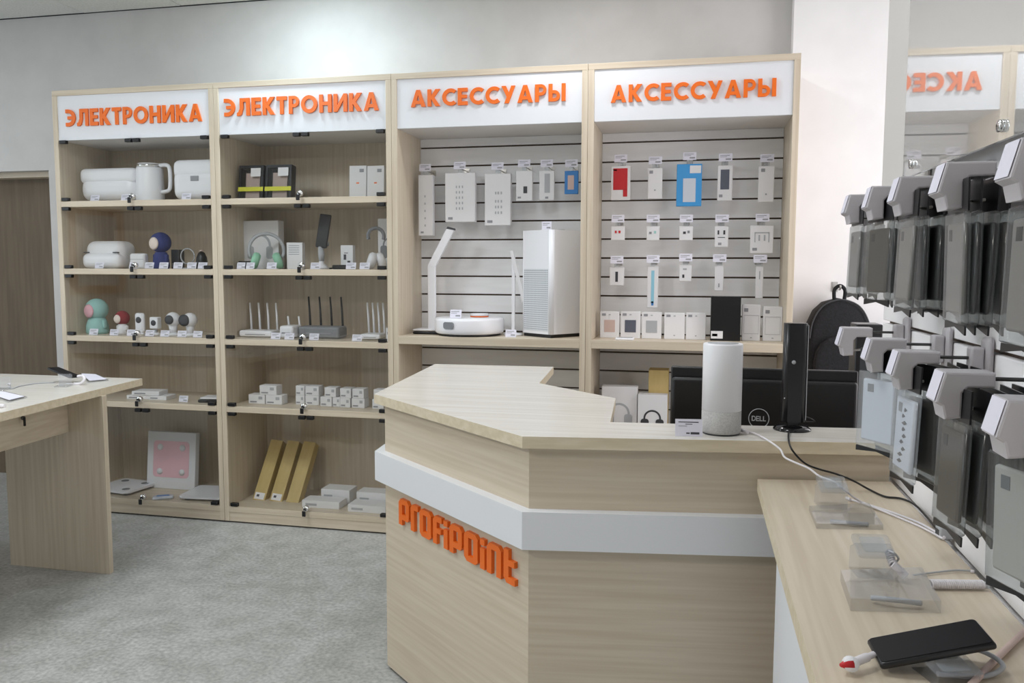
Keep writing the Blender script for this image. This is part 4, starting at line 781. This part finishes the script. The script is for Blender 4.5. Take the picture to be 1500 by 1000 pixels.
# backpack hanging on the pier
by = .20; bl = ony(1181, 500, by).x; br = ony(1276, 500, by).x; btop = ony(1230, 437, by).z; bw = br-bl
t = thing('backpack', 'black backpack with grab loop hanging on the white pier', 'backpack', ((bl+br)/2, by+.02, btop-.47)); hh = .47
bm = bm_new(); pts = [(-bw/2, .04), (-bw/2+.01, .01), (-bw/2+.05, 0), (bw/2-.05, 0), (bw/2-.01, .01), (bw/2, .04), (bw/2, hh*.62), (bw*.47, hh*.76), (bw*.38, hh*.88), (bw*.24, hh*.96), (0, hh), (-bw*.24, hh*.96), (-bw*.38, hh*.88), (-bw*.47, hh*.76), (-bw/2, hh*.62)]
prism(bm, pts, -.055, .10, 'y'); ed = [e_ for e_ in bm.edges if abs(e_.verts[0].co.y-e_.verts[1].co.y) < .001]; bmesh.ops.bevel(bm, geom=ed, offset=.03, segments=4, profile=.5, affect='EDGES')
for f in bm.faces: f.smooth = True
obj('body', bm, 'black_fabric', t)
bm = bm_new(); q = [(x*.80, z*.62+.02) for x, z in pts]; prism(bm, q, -.095, -.05, 'y'); ed = [e_ for e_ in bm.edges if abs(e_.verts[0].co.y-e_.verts[1].co.y) < .001]; bmesh.ops.bevel(bm, geom=ed, offset=.018, segments=3, profile=.5, affect='EDGES'); obj('front_pocket', bm, 'black_fabric', t)
bm = bm_new(); tube(bm, smooth_path([(x*.93, -.058, z*.96+.015) for x, z in pts[6:15]]), .0035, 6); obj('zip', bm, 'dark_grey', t)
bm = bm_new(); tube(bm, smooth_path([(-.020, .0, hh-.012), (-.022, -.004, hh+.035), (0, -.005, hh+.055), (.022, -.004, hh+.035), (.020, .0, hh-.012)]), .008, 8); obj('grab_loop', bm, 'black_fabric', t)
for s_ in (-1, 1):
    bm = bm_new(); tube(bm, smooth_path([(s_*.06, .10, hh*.85), (s_*.10, .118, hh*.6), (s_*.11, .118, hh*.3), (s_*.13, .10, hh*.08)]), .010, 8); obj('shoulder_strap', bm, 'black_fabric', t)
hx = (bl+br)/2; t = thing('coat_hook', 'small steel coat hook on the pier above the backpack', 'hook', (hx, .354, btop+.045)); bm = bm_new(); tube(bm, smooth_path([(0, 0, 0), (0, -.08, -.006), (0, -.145, -.005), (0, -.155, .012)]), .004, 8); obj('prong', bm, 'steel', t); obj('plate', box1(-.012, .012, -.004, 0, -.02, .025), 'steel', t)

# ---------------------------------------------------------------- left display desk
t = thing('display_desk', 'pale wood display desk at left edge with phones on it', 'desk', (0, 0, 0)); ZD = .775
DK = [(.785, -.435), (-1.10, -.445), (-1.10, -2.0), (.972, -2.0)]
bm = bm_new(); prism(bm, DK, ZD-.03, ZD, 'z')
for f in bm.faces: f.material_index = 0 if f.normal.z > .9 else 1
obj('desktop', bm, ['wood_top_lit', 'wood_edge'], t)
obj('leg_panel', box1(.345, .830, -.745, -.72, .0, ZD-.03, r=.001, seg=1), 'wood_z', t)
obj('apron', prism(bm_new(), [(.664, -.746), (.772, -1.9), (.748, -1.9), (.640, -.746)], .591, ZD-.03, 'z'), 'wood_y', t); obj('leg_panel', box1(.345, .83, -1.925, -1.9, 0, ZD-.03), 'wood_z', t)

# wooden framed poster on the left wall (seen as a faint reflection in the cabinet glass)
t = thing('framed_poster', 'wooden framed poster on the left wall outside the view', 'picture', (XL, -4.2, .98))
bm = bm_new()
for z0, z1, y0, y1 in ((0, .09, -.42, .42), (.85, .94, -.42, .42), (.09, .85, -.42, -.33), (.09, .85, .33, .42)): rbox(bm, .0, .03, y0, y1, z0, z1)
obj('frame', bm, 'frame_orange', t); obj('sheet', box1(.002, .008, -.33, .33, .09, .85), 'white_matt', t)

# ---------------------------------------------------------------- phones and cards on the left desk
def rot_slab(name, bm, mat, parent, M): xf(bm, M); return obj(name, bm, mat, parent)
def phone_stand(parent, tilt=.5):
    bm = bm_new(); rbox(bm, -.026, .026, -.030, .030, 0, .006, r=.003, seg=2); obj('base', bm, 'acrylic', parent)
    bm = bm_new(); rbox(bm, -.024, .024, -.006, .006, .004, .050, r=.003, seg=2); xf(bm, Matrix.Translation((0, .016, 0)) @ Matrix.Rotation(-tilt*.4, 4, 'X')); obj('upright', bm, 'acrylic', parent)
a = onz(93, 566, ZD)
t = thing('phone_stand', 'clear stand under the black phone on the left desk', 'stand', (a.x, a.y, ZD), (0, 0, .3)); phone_stand(t)
p1, p2 = onz(72, 541, ZD+.060), onz(117, 554, ZD+.036); c = (p1+p2)/2
t = thing('display_phone', 'black phone tilted on a clear stand on the left desk', 'phone', (.548, -.624, .822), (.286, .070, 1.529))
bm = bm_new(); rbox(bm, -.030, .030, -.061, .061, -.009, 0, r=.003, seg=2); obj('body', bm, 'black', t); obj('screen', box1(-.028, .028, -.058, .058, 0, .0006), 'screen_black', t)
a = onz(118, 563, ZD); t = thing('security_plug', 'white cable plug hanging at the end of the left desk phone', 'plug', (a.x, a.y, ZD)); bm = bm_new(); tube(bm, smooth_path([(-.012, 0, .034), (.014, .0, .036), (.024, -.006, .022), (.010, -.012, .006), (-.02, -.012, .004)]), .006, 8); obj('sleeve', bm, 'cable_white', t); bm = bm_new(); tube(bm, [(-.02, -.012, .004), (-.06, -.01, .003)], .003, 6); obj('lead', bm, 'cable_white', t)
def info_plate(label, pts, zb, hgt, insert='white_matt'):
    """clear acrylic price holder standing on a surface, from its footprint corners"""
    c = sum(pts, Vector())/4; t = thing('price_holder', label, 'holder', (c.x, c.y, zb)); q = [(p.x-c.x, p.y-c.y) for p in pts]
    bm = bm_new(); prism(bm, q, 0, hgt, 'z'); obj('block', bm, 'acrylic', t)
    if insert: bm = bm_new(); prism(bm, [(x*.86, y*.80) for x, y in q], hgt+.0002, hgt+.0010, 'z'); obj('paper', bm, insert, t)
    return t
info_plate('flat white price holder right of the black phone on left desk', [onz(x, y, ZD) for x, y in ((118, 548), (142, 549), (159, 558), (128, 561))], ZD, .006, 'tag')
info_plate('flat grey price holder at left edge of the left desk', [onz(x, y, ZD) for x, y in ((-22, 577), (4, 574), (40, 583), (12, 590))], ZD, .006, 'tag')
a = onz(3, 571, ZD); t = thing('phone_stand', 'empty clear phone stand at left edge of the left desk', 'stand', (a.x, a.y, ZD), (0, 0, .3)); phone_stand(t)
a = onz(20, 569, ZD); t = thing('desk_cable', 'thin grey cable lying along the left desk', 'cable', (0, 0, 0)); bm = bm_new(); tube(bm, smooth_path([tuple(onz(x, y, ZD+.003)) for x, y in ((14, 562), (16, 569), (30, 565), (56, 561), (80, 560))]), .0025, 6); obj('lead', bm, 'mid_grey', t); bm = bm_new(); tube(bm, [tuple(onz(12, 562, ZD+.004)), tuple(onz(14, 562, ZD+.012))], .004, 6); obj('plug_end', bm, 'cable_white', t)
a = onz(-2, 597, ZD); t = thing('security_plug', 'white plug lying at the near left edge of left desk', 'plug', (a.x, a.y, ZD)); bm = bm_new(); tube(bm, smooth_path([(-.03, 0, .006), (0, 0, .007), (.022, .004, .006)]), [.004]*6+[.007]*7, 8); obj('sleeve', bm, 'cable_white', t); bm = bm_new(); tube(bm, [(-.03, 0, .006), (-.08, .01, .005)], .003, 6); obj('lead', bm, 'cable_white', t)
a = onx(33, 612, .700); t = thing('desk_lock', 'small black lock with key under the left desk edge', 'lock', (a.x+.0, a.y, a.z), (0, 0, 1.48)); bm = bm_new(); lathe(bm, [(0, 0), (.008, 0), (.008, .006), (0, .006)], 14); xf(bm, Matrix.Rotation(PI/2, 4, 'X')); obj('barrel', bm, 'dark_steel', t); obj('key', box1(-.003, .003, -.012, -.006, -.03, .004), 'black', t)

# ---------------------------------------------------------------- right side table
ZT = .79; TX0, TX1 = 3.320, 3.612
t = thing('side_table', 'long pale wood side table along the right slat wall', 'table', (3.46, -2.5, 0))
bm = bm_new(); prism(bm, [(TX0-3.46, -1.705+2.5), (TX0-3.46, -3.5+2.5), (TX1-3.46, -3.5+2.5), (TX1-3.46, -1.66+2.5)], ZT-.028, ZT, 'z')
for f in bm.faces: f.material_index = 0 if f.normal.z > .9 else 1
obj('tabletop', bm, ['wood_y', 'wood_edge'], t)
obj('side_panel', box1(TX0+.03-3.46, TX0+.048-3.46, -1.0, .62, .02, ZT-.028), 'board_white', t)
obj('end_panel', box1(TX0+.048-3.46, TX1-.02-3.46, .60, .62, .02, ZT-.028), 'board_white', t)
obj('end_panel', box1(TX0+.048-3.46, TX1-.02-3.46, -1.0, -.98, .02, ZT-.028), 'board_white', t); obj('foot_rail', box1(TX0+.05-3.46, TX1-.02-3.46, -.97, .59, 0, .02), 'black', t)

# clear phone stands with their price holders, in a row
def block_stand(label, x, y, rz):
    t = thing('phone_stand', label, 'stand', (x, y, ZT), (0, 0, rz)); bm = bm_new()
    prism(bm, [(-.022, 0), (.026, 0), (.022, .036), (-.004, .050), (-.026, .040)], -.026, .026, 'x'); obj('body', bm, 'acrylic', t)
    bm = bm_new(); rbox(bm, -.028, .028, -.026, .024, 0, .005, r=.006, seg=3, edges='z'); xf(bm, Matrix.Translation((0, -.004, .044)) @ Matrix.Rotation(.42, 4, 'X')); tp = obj('top_pad', bm, 'acrylic', t)
    bm = bm_new(); rbox(bm, -.018, .018, -.017, .015, .0052, .0072, r=.003, seg=2, edges='z'); xf(bm, Matrix.Translation((0, -.004, .044)) @ Matrix.Rotation(.42, 4, 'X')); obj('sensor', bm, 'film', tp)
    return t
block_stand('empty clear phone stand nearest the counter', 3.449, -1.895, .12); block_stand('empty clear phone stand in the middle of the side table', 3.452, -2.275, .12)
PLT = [[(1184.8, 747.8), (1272.8, 743.4), (1293.6, 776), (1196, 774.4)], [(1231, 851), (1349.6, 847), (1377.8, 898), (1245.6, 894.4)]]
info_plate('clear acrylic price holder nearest the counter', [onz(x, y, ZT) for x, y in PLT[0]], ZT, .010, None); info_plate('clear acrylic price holder in the middle of the side table', [onz(x, y, ZT) for x, y in PLT[1]], ZT, .018, None)
for o_, sc in ((0, 1), (1, 1)):
    pts = [onz(x, y, ZT) for x, y in PLT[o_]]; c = sum(pts, Vector())/4; hg = (.010, .018)[o_]
    hold = [q for q in bpy.data.objects if q.get('label', '').startswith('clear acrylic price holder '+('nearest', 'in the middle')[o_])][0]
    bm = bm_new(); tube(bm, smooth_path([(-.03, -.035, hg*.4), (0, -.045, hg*.6), (.035, -.04, hg*.4)]), .004, 8); obj('inner_coil', bm, 'mid_grey', hold)
a = onz(1372, 985, ZT); st = block_stand('clear stand holding the large black phone', 3.470, -2.610, .35); st.scale = (1, 1, .42)
t = thing('display_phone', 'large black phone propped on its clear stand at near end', 'phone', (3.4554, -2.5896, .8232), (.041, -.282, .049))
bm = bm_new(); rbox(bm, -.065, .065, -.0315, .0315, -.009, 0, r=.004, seg=3); obj('body', bm, 'black_plastic', t)
bm = bm_new(); rbox(bm, -.0625, .0625, -.029, .029, -.0002, .0008, r=.005, seg=3, edges='z'); obj('screen', bm, 'screen_black', t)
a = onz(1246, 972, ZT+.012); e = onz(1280, 958, .805)
t = thing('security_plug', 'white alarm plug with red tip beside the large black phone', 'plug', (a.x, a.y, ZT)); d0 = Vector((a.x, a.y, ZT))
bm = bm_new(); tube(bm, smooth_path([tuple(e-d0), tuple((e*.5+a*.5)-d0), tuple(a-d0)]), [.004]*4+[.0055]*9, 8); obj('sleeve', bm, 'cable_white', t)
q = onz(1231, 974, ZT+.012)-d0; bm = bm_new(); tube(bm, [tuple(a-d0), tuple(q)], [.008, .002], 10); obj('tip', bm, 'red', t)
bm = bm_new(); lathe(bm, [(0, -.006), (.009, -.006), (.009, .006), (0, .006)], 16); xf(bm, Matrix.Translation(a-d0) @ Matrix.Rotation(1.2, 4, 'X')); obj('collar', bm, 'white', t)
a = onz(1400, 975, ZT)
t = thing('phone_lead', 'grey lead curling out from under the large black phone', 'cable', (a.x, a.y, ZT)); bm = bm_new(); tube(bm, smooth_path([(.005, .02, .016), (.035, .015, .014), (.048, -.01, .010), (.02, -.03, .004), (-.03, -.035, .004)]), .003, 8); obj('lead', bm, 'mid_grey', t); bm = bm_new(); tube(bm, [(-.012, .022, .016), (.005, .02, .016)], .005, 8); obj('strain_relief', bm, 'dark_grey', t)
def coil_bm(bm, p, q, r_, turns, rw):
    p, q = Vector(p), Vector(q); d = (q-p).normalized(); a_ = d.orthogonal().normalized(); b_ = d.cross(a_); n = turns*8
    tube(bm, [p+(q-p)*(k/n)+a_*math.cos(2*PI*k/8)*r_+b_*math.sin(2*PI*k/8)*r_ for k in range(n+1)], rw, 5)
t = thing('coiled_cord', 'white coiled cord running from middle holder to the wall', 'cable', (0, 0, 0)); bm = bm_new(); coil_bm(bm, onz(1364, 855, ZT+.008), onz(1441, 856, ZT+.008), .006, 26, .0016); obj('coil', bm, 'cable_white', t)
bm = bm_new(); tube(bm, [tuple(onz(1441, 856, ZT+.008)), tuple(onz(1449, 858, ZT+.008))], .005, 8); obj('end_plug', bm, 'mid_grey', t)
t = thing('coiled_cord', 'short white coiled cord dropping from the middle phone stand', 'cable', (0, 0, 0)); bm = bm_new(); g = [onz(1301, 806, ZT+.040), onz(1308, 826, ZT+.026), onz(1327, 844, ZT+.010)]; coil_bm(bm, g[0], g[1], .005, 6, .0018); coil_bm(bm, g[1], g[2], .005, 12, .0018); obj('coil', bm, 'cable_white', t)
bm = bm_new(); tube(bm, smooth_path([tuple(onz(1301, 806, ZT+.042)), tuple(onz(1310, 810, ZT+.045)), tuple(onz(1316, 818, ZT+.03)), tuple(onz(1311, 824, ZT+.02))]), .0018, 6); obj('loop', bm, 'mid_grey', t)
t = thing('thin_lead', 'thin grey lead behind the coiled cord on the side table', 'cable', (0, 0, 0)); bm = bm_new(); tube(bm, smooth_path([tuple(onz(x, y, ZT+.003)) for x, y in ((1338, 842), (1370, 838), (1400, 835), (1422, 836))]), .0016, 6); obj('lead', bm, 'mid_grey', t); bm = bm_new(); tube(bm, [tuple(onz(1422, 836, ZT+.003)), tuple(onz(1427, 837, ZT+.003))], .003, 6); obj('end_plug', bm, 'cable_white', t)
t = thing('thick_cable', 'pale thick cable crossing the near corner of side table', 'cable', (0, 0, 0)); bm = bm_new(); tube(bm, smooth_path([tuple(onz(x, y, ZT+.005)) for x, y in ((1405, 1020), (1430, 995), (1462, 962), (1500, 926), (1530, 905))]), .0042, 8); obj('sheath', bm, 'rose', t); bm = bm_new(); tube(bm, [tuple(onz(1530, 905, ZT+.005)), tuple(onz(1540, 900, ZT+.005))], .006, 8); obj('end_plug', bm, 'mid_grey', t)

# cables from the counter down to the socket
def pull(label, name, mat, cpts, hpts, tpts, r_):
    """cpts on the counter top, hpts hanging in front of it (pixel, depth y), tpts on the table"""
    P = [tuple(onz(x, y, ZC+r_+.0015)) for x, y in cpts]+[tuple(ony(x, y, Y)) for x, y, Y in hpts]+[tuple(onz(x, y, ZT+r_+z)) for x, y, z in tpts]
    t = thing(name, label, 'cable', (0, 0, 0)); bm = bm_new(); tube(bm, smooth_path(P), r_, 8); obj('lead', bm, mat, t); return t
t = pull('white charging cable running from the smart speaker to the socket', 'power_cable', 'cable_white', ((1094, 632), (1106, 635), (1122, 643)), ((1142, 657, -1.755), (1149, 669, -1.78), (1162, 676, -1.80), (1185, 686, -1.82), (1200, 697, -1.84), (1216, 703, -1.86), (1226, 708, -1.87)), ((1240, 720, .028), (1262, 735, .004), (1300, 748, .002), (1345, 765, .002), (1384, 787, .004)), .0022)
bm = bm_new(); a, e = onz(1084, 629, ZC+.008), onz(1096, 633, ZC+.006); tube(bm, [tuple(a), tuple(e)], .0042, 10); obj('plug_end', bm, 'cable_white', t)
t = pull('second white cable lying beside the charging cable on table', 'power_cable', 'cable_white', (), (), ((1242, 730, .002), (1275, 741, .002), (1310, 755, .001), (1350, 772, .001), (1382, 789, .004)), .002)
bm = bm_new(); tube(bm, [tuple(onz(1240, 729, ZT+.004)), tuple(onz(1246, 732, ZT+.004))], .0036, 8); obj('plug_end', bm, 'cable_white', t)
t = pull('black cable running from the column display over the counter edge', 'power_cable', 'black', ((1163, 612), (1158, 624), (1155, 637)), ((1157, 652, -1.735), (1165, 665, -1.75), (1180, 679, -1.755), (1200, 687, -1.76), (1225, 694, -1.765), (1250, 704, -1.775)), ((1272, 716, .002), (1296, 727, .001), (1320, 730, .001), (1340, 739, .001), (1358, 757, .001), (1380, 785, .004)), .0022)
bm = bm_new(); tube(bm, smooth_path([tuple(onz(1163, 612, ZC+.004)), tuple(onz(1172, 608, ZC+.012)), tuple(onz(1190, 614, ZC+.012)), tuple(onz(1192, 618, ZC+.006)), tuple(onz(1176, 617, ZC+.004))]), .0016, 6); obj('loose_loop', bm, 'black', t)
a = onz(1383, 788, ZT); t = thing('power_socket', 'grey socket adapter at the wall end of the white cables', 'socket', (a.x, a.y, ZT), (0, 0, .1)); bm = bm_new(); rbox(bm, -.012, .012, -.012, .012, 0, .022, r=.003, seg=2); obj('body', bm, 'mid_grey', t); obj('face', box1(-.0125, -.0115, -.008, .008, .005, .017), 'dark_grey', t)

# ---------------------------------------------------------------- glass pane on the slat wall
t = thing('wall_mirror', 'large mirror panel on chrome standoffs, upper right slat wall', 'mirror', (3.580, -1.79, 1.449), (0, 0, math.radians(1.6)))
obj('pane', box1(0, .006, -.85, 0, 0, 1.15), 'mirror', t); obj('backing_board', box1(.042, .046, -.02, .355, .0, 1.15), 'board_soffit', t)
for yy, zz in ((-.07, .022), (-.52, .020), (-.80, .022), (-.07, 1.1), (-.80, 1.1)):
    bm = bm_new(); lathe(bm, [(0, -.006), (.009, -.006), (.009, 0), (0, 0)], 18); xf(bm, Matrix.Translation((0, yy, zz)) @ Matrix.Rotation(PI/2, 4, 'Y')); s_ = obj('standoff', bm, 'chrome', t)
    bm = bm_new(); lathe(bm, [(0, .0062), (.006, .0062), (.006, .048+yy*.028), (0, .048+yy*.028)], 14); xf(bm, Matrix.Translation((0, yy, zz)) @ Matrix.Rotation(PI/2, 4, 'Y')); obj('spacer', bm, 'chrome', s_)

# ---------------------------------------------------------------- slat wall hooks with phone case pouches
XFH = 3.48
UPY = [-1.709, -1.943, -2.164, -2.417, -2.675]; LOY = [-1.694, -1.994, -2.207, -2.454, -2.676]
UPZ = [1.425, 1.420, 1.414, 1.405, 1.397]; LOZ = [1.139, 1.139, 1.137, 1.134, 1.132]
HK = {}
def wall_hook(y, z, label):
    t = thing('slat_hook', label, 'hook', (XR, y, z), group='slat wall hooks with price holders')
    if not HK:
        dx = XFH-XR; bm = bm_new()
        pr_ = [(.010, .0), (.070, .0), (.070, -.019), (.038, -.020), (.032, -.027), (.032, -.060), (.012, -.062), (.008, -.045), (0, -.040)]
        prism(bm, [(dx+px, pz) for px, pz in pr_], -.023, .023, 'y'); ed = [e_ for e_ in bm.edges if abs(e_.verts[0].co.y-e_.verts[1].co.y) < .001]; bmesh.ops.bevel(bm, geom=ed, offset=.003, segments=2, profile=.5, affect='EDGES')
        HK['price_holder'] = obj('price_holder', bm, 'hook_plastic', t)
        bm = bm_new(); tube(bm, [(dx+.06, 0, -.010), (-.012, 0, -.010)], .0027, 8); HK['upper_rod'] = obj('upper_rod', bm, 'dark_steel', t)
        bm = bm_new(); tube(bm, [(dx+.028, 0, -.052), (-.010, 0, -.040)], .0022, 8); HK['lower_rod'] = obj('lower_rod', bm, 'steel', t)
        bm = bm_new(); rbox(bm, -.014, -.0005, -.017, .017, -.055, .024, r=.008, seg=3); HK['wall_plate'] = obj('wall_plate', bm, 'hook_plastic', t)
        bm = bm_new(); rbox(bm, -.034, -.0142, -.013, .013, -.042, .008, r=.004, seg=2); HK['plate_block'] = obj('plate_block', bm, 'hook_plastic', t)
        bm = bm_new(); prism(bm, [(dx+.0085, -.001), (dx-.001, -.038), (dx-.0005, -.038), (dx+.009, -.001)], -.020, .020, 'y'); HK['price_card'] = obj('price_card', bm, 'tag', t)
    else:
        for q in HK.values(): copy_mesh(q, t)
    return t
PC = {}
def pouch(x, y, z, case, label, rz, hgt=.20, wid=.098, dark=False):
    """flat bag hanging across the hook rod (its face looks along -X)"""
    t = thing('case_pouch', label, 'phone case', (x, y, z), (random.uniform(-.02, .02), random.uniform(-.03, .05), rz), 'phone cases in pouches on the slat wall')
    key = (round(hgt, 3), case, dark)
    if key not in PC:
        b1 = bm_new(); rbox(b1, -.0045, .0045, -wid/2, wid/2, -hgt, -.030, r=.003, seg=1)
        for v in b1.verts: v.co.x *= 1+.5*math.sin((v.co.y/wid+.5)*PI)
        b1 = obj('bag', b1, 'film_dark' if dark else 'film', t)
        b2 = bm_new(); rbox(b2, -.0012, .0012, -wid/2, wid/2, -.030, .012); b2 = obj('header', b2, 'black_plastic', t)
        b3 = bm_new(); rbox(b3, -.0040, .0040, -.037, .037, -hgt+.014, -.044, r=.0036, seg=2); rbox(b3, -.0046, -.0038, .010, .024, -.068, -.053, r=0, mi=1); b3 = obj('case', b3, [case, 'grey' if case in ('case_clear', 'case_marble') else 'black'], t)
        b4 = bm_new(); prism(b4, [(-wid/2, -hgt), (wid/2, -hgt), (wid/2, -hgt-.010), (0, -hgt-.004), (-wid/2, -hgt-.012)], -.0012, .0012, 'x'); b4 = obj('bottom_flap', b4, 'black_plastic', t)
        PC[key] = (b1, b2, b3, b4)
    else:
        for q in PC[key]: copy_mesh(q, t)
    return t
ORD = ['front', 'second', 'third', 'fourth', 'fifth', 'sixth', 'seventh']
FAR = ['farthest', 'second farthest', 'middle', 'second nearest', 'nearest']
UP = [['case_grey', 'case_grey', 'case_dark'], ['case_brown', 'case_dark', 'case_dark', 'case_dark'], ['case_grey', 'case_dark', 'case_dark', 'case_dark', 'case_dark', 'case_dark'], ['case_grey', 'case_dark', 'case_dark', 'case_brown', 'case_dark', 'case_dark'], ['case_grey', 'case_dark', 'case_dark', 'case_dark', 'case_dark']]
LO = [[], ['case_clear', 'case_clear'], ['case_clear', 'case_brown', 'case_dark', 'case_dark', 'case_dark'], ['case_brown', 'case_dark', 'case_dark', 'case_brown', 'case_dark'], ['case_marble', 'case_dark', 'case_dark', 'case_brown', 'case_dark']]
TURN = {('lower', 1, 0): .62, ('lower', 1, 1): .30, ('lower', 2, 0): .12, ('lower', 2, 1): .30, ('lower', 4, 0): .30, ('upper', 1, 0): .25}
CN = {'case_grey': 'grey', 'case_dark': 'dark', 'case_clear': 'pale', 'case_brown': 'brown-grey', 'case_marble': 'marbled white'}
for row, ys, zs, cc in (('upper', UPY, UPZ, UP), ('lower', LOY, LOZ, LO)):
    for i, (y, z) in enumerate(zip(ys, zs)):
        wall_hook(y, z, '%s grey price hook of the %s row on slat wall' % (FAR[i], row))
        for k, cs in enumerate(cc[i]):
            n = len(cc[i]); x = 3.512+k*min(.022, .085/max(1, n-1)); zr = z-.052-(.012*(x-3.508)/(-.14)) - .012
            pouch(x, y, z-.034, cs, '%s phone case pouch, %s on the %s hook of %s row' % (CN[cs], ORD[k], FAR[i], row), TURN.get((row, i, k), random.uniform(-.10, .10)), hgt=.178 if row == 'upper' else .175, dark=(cs != 'case_clear'))

# dark script printed on the white case at the front of the middle lower hook
q = [o_ for o_ in bpy.data.objects if o_.get('label', '').startswith('pale phone case pouch, front on the middle hook of lower')][0]
for k in range(9):
    z = -.062-k*.0105; y0 = random.uniform(-.020, -.004); bm = bm_new()
    prism(bm, [(y0, z), (y0+.010, z+.003), (y0+random.uniform(.012, .022), z-.002), (y0+.010, z-.004)], -.0047, -.0039, 'x'); obj('script_print', bm, 'print_dark', q)
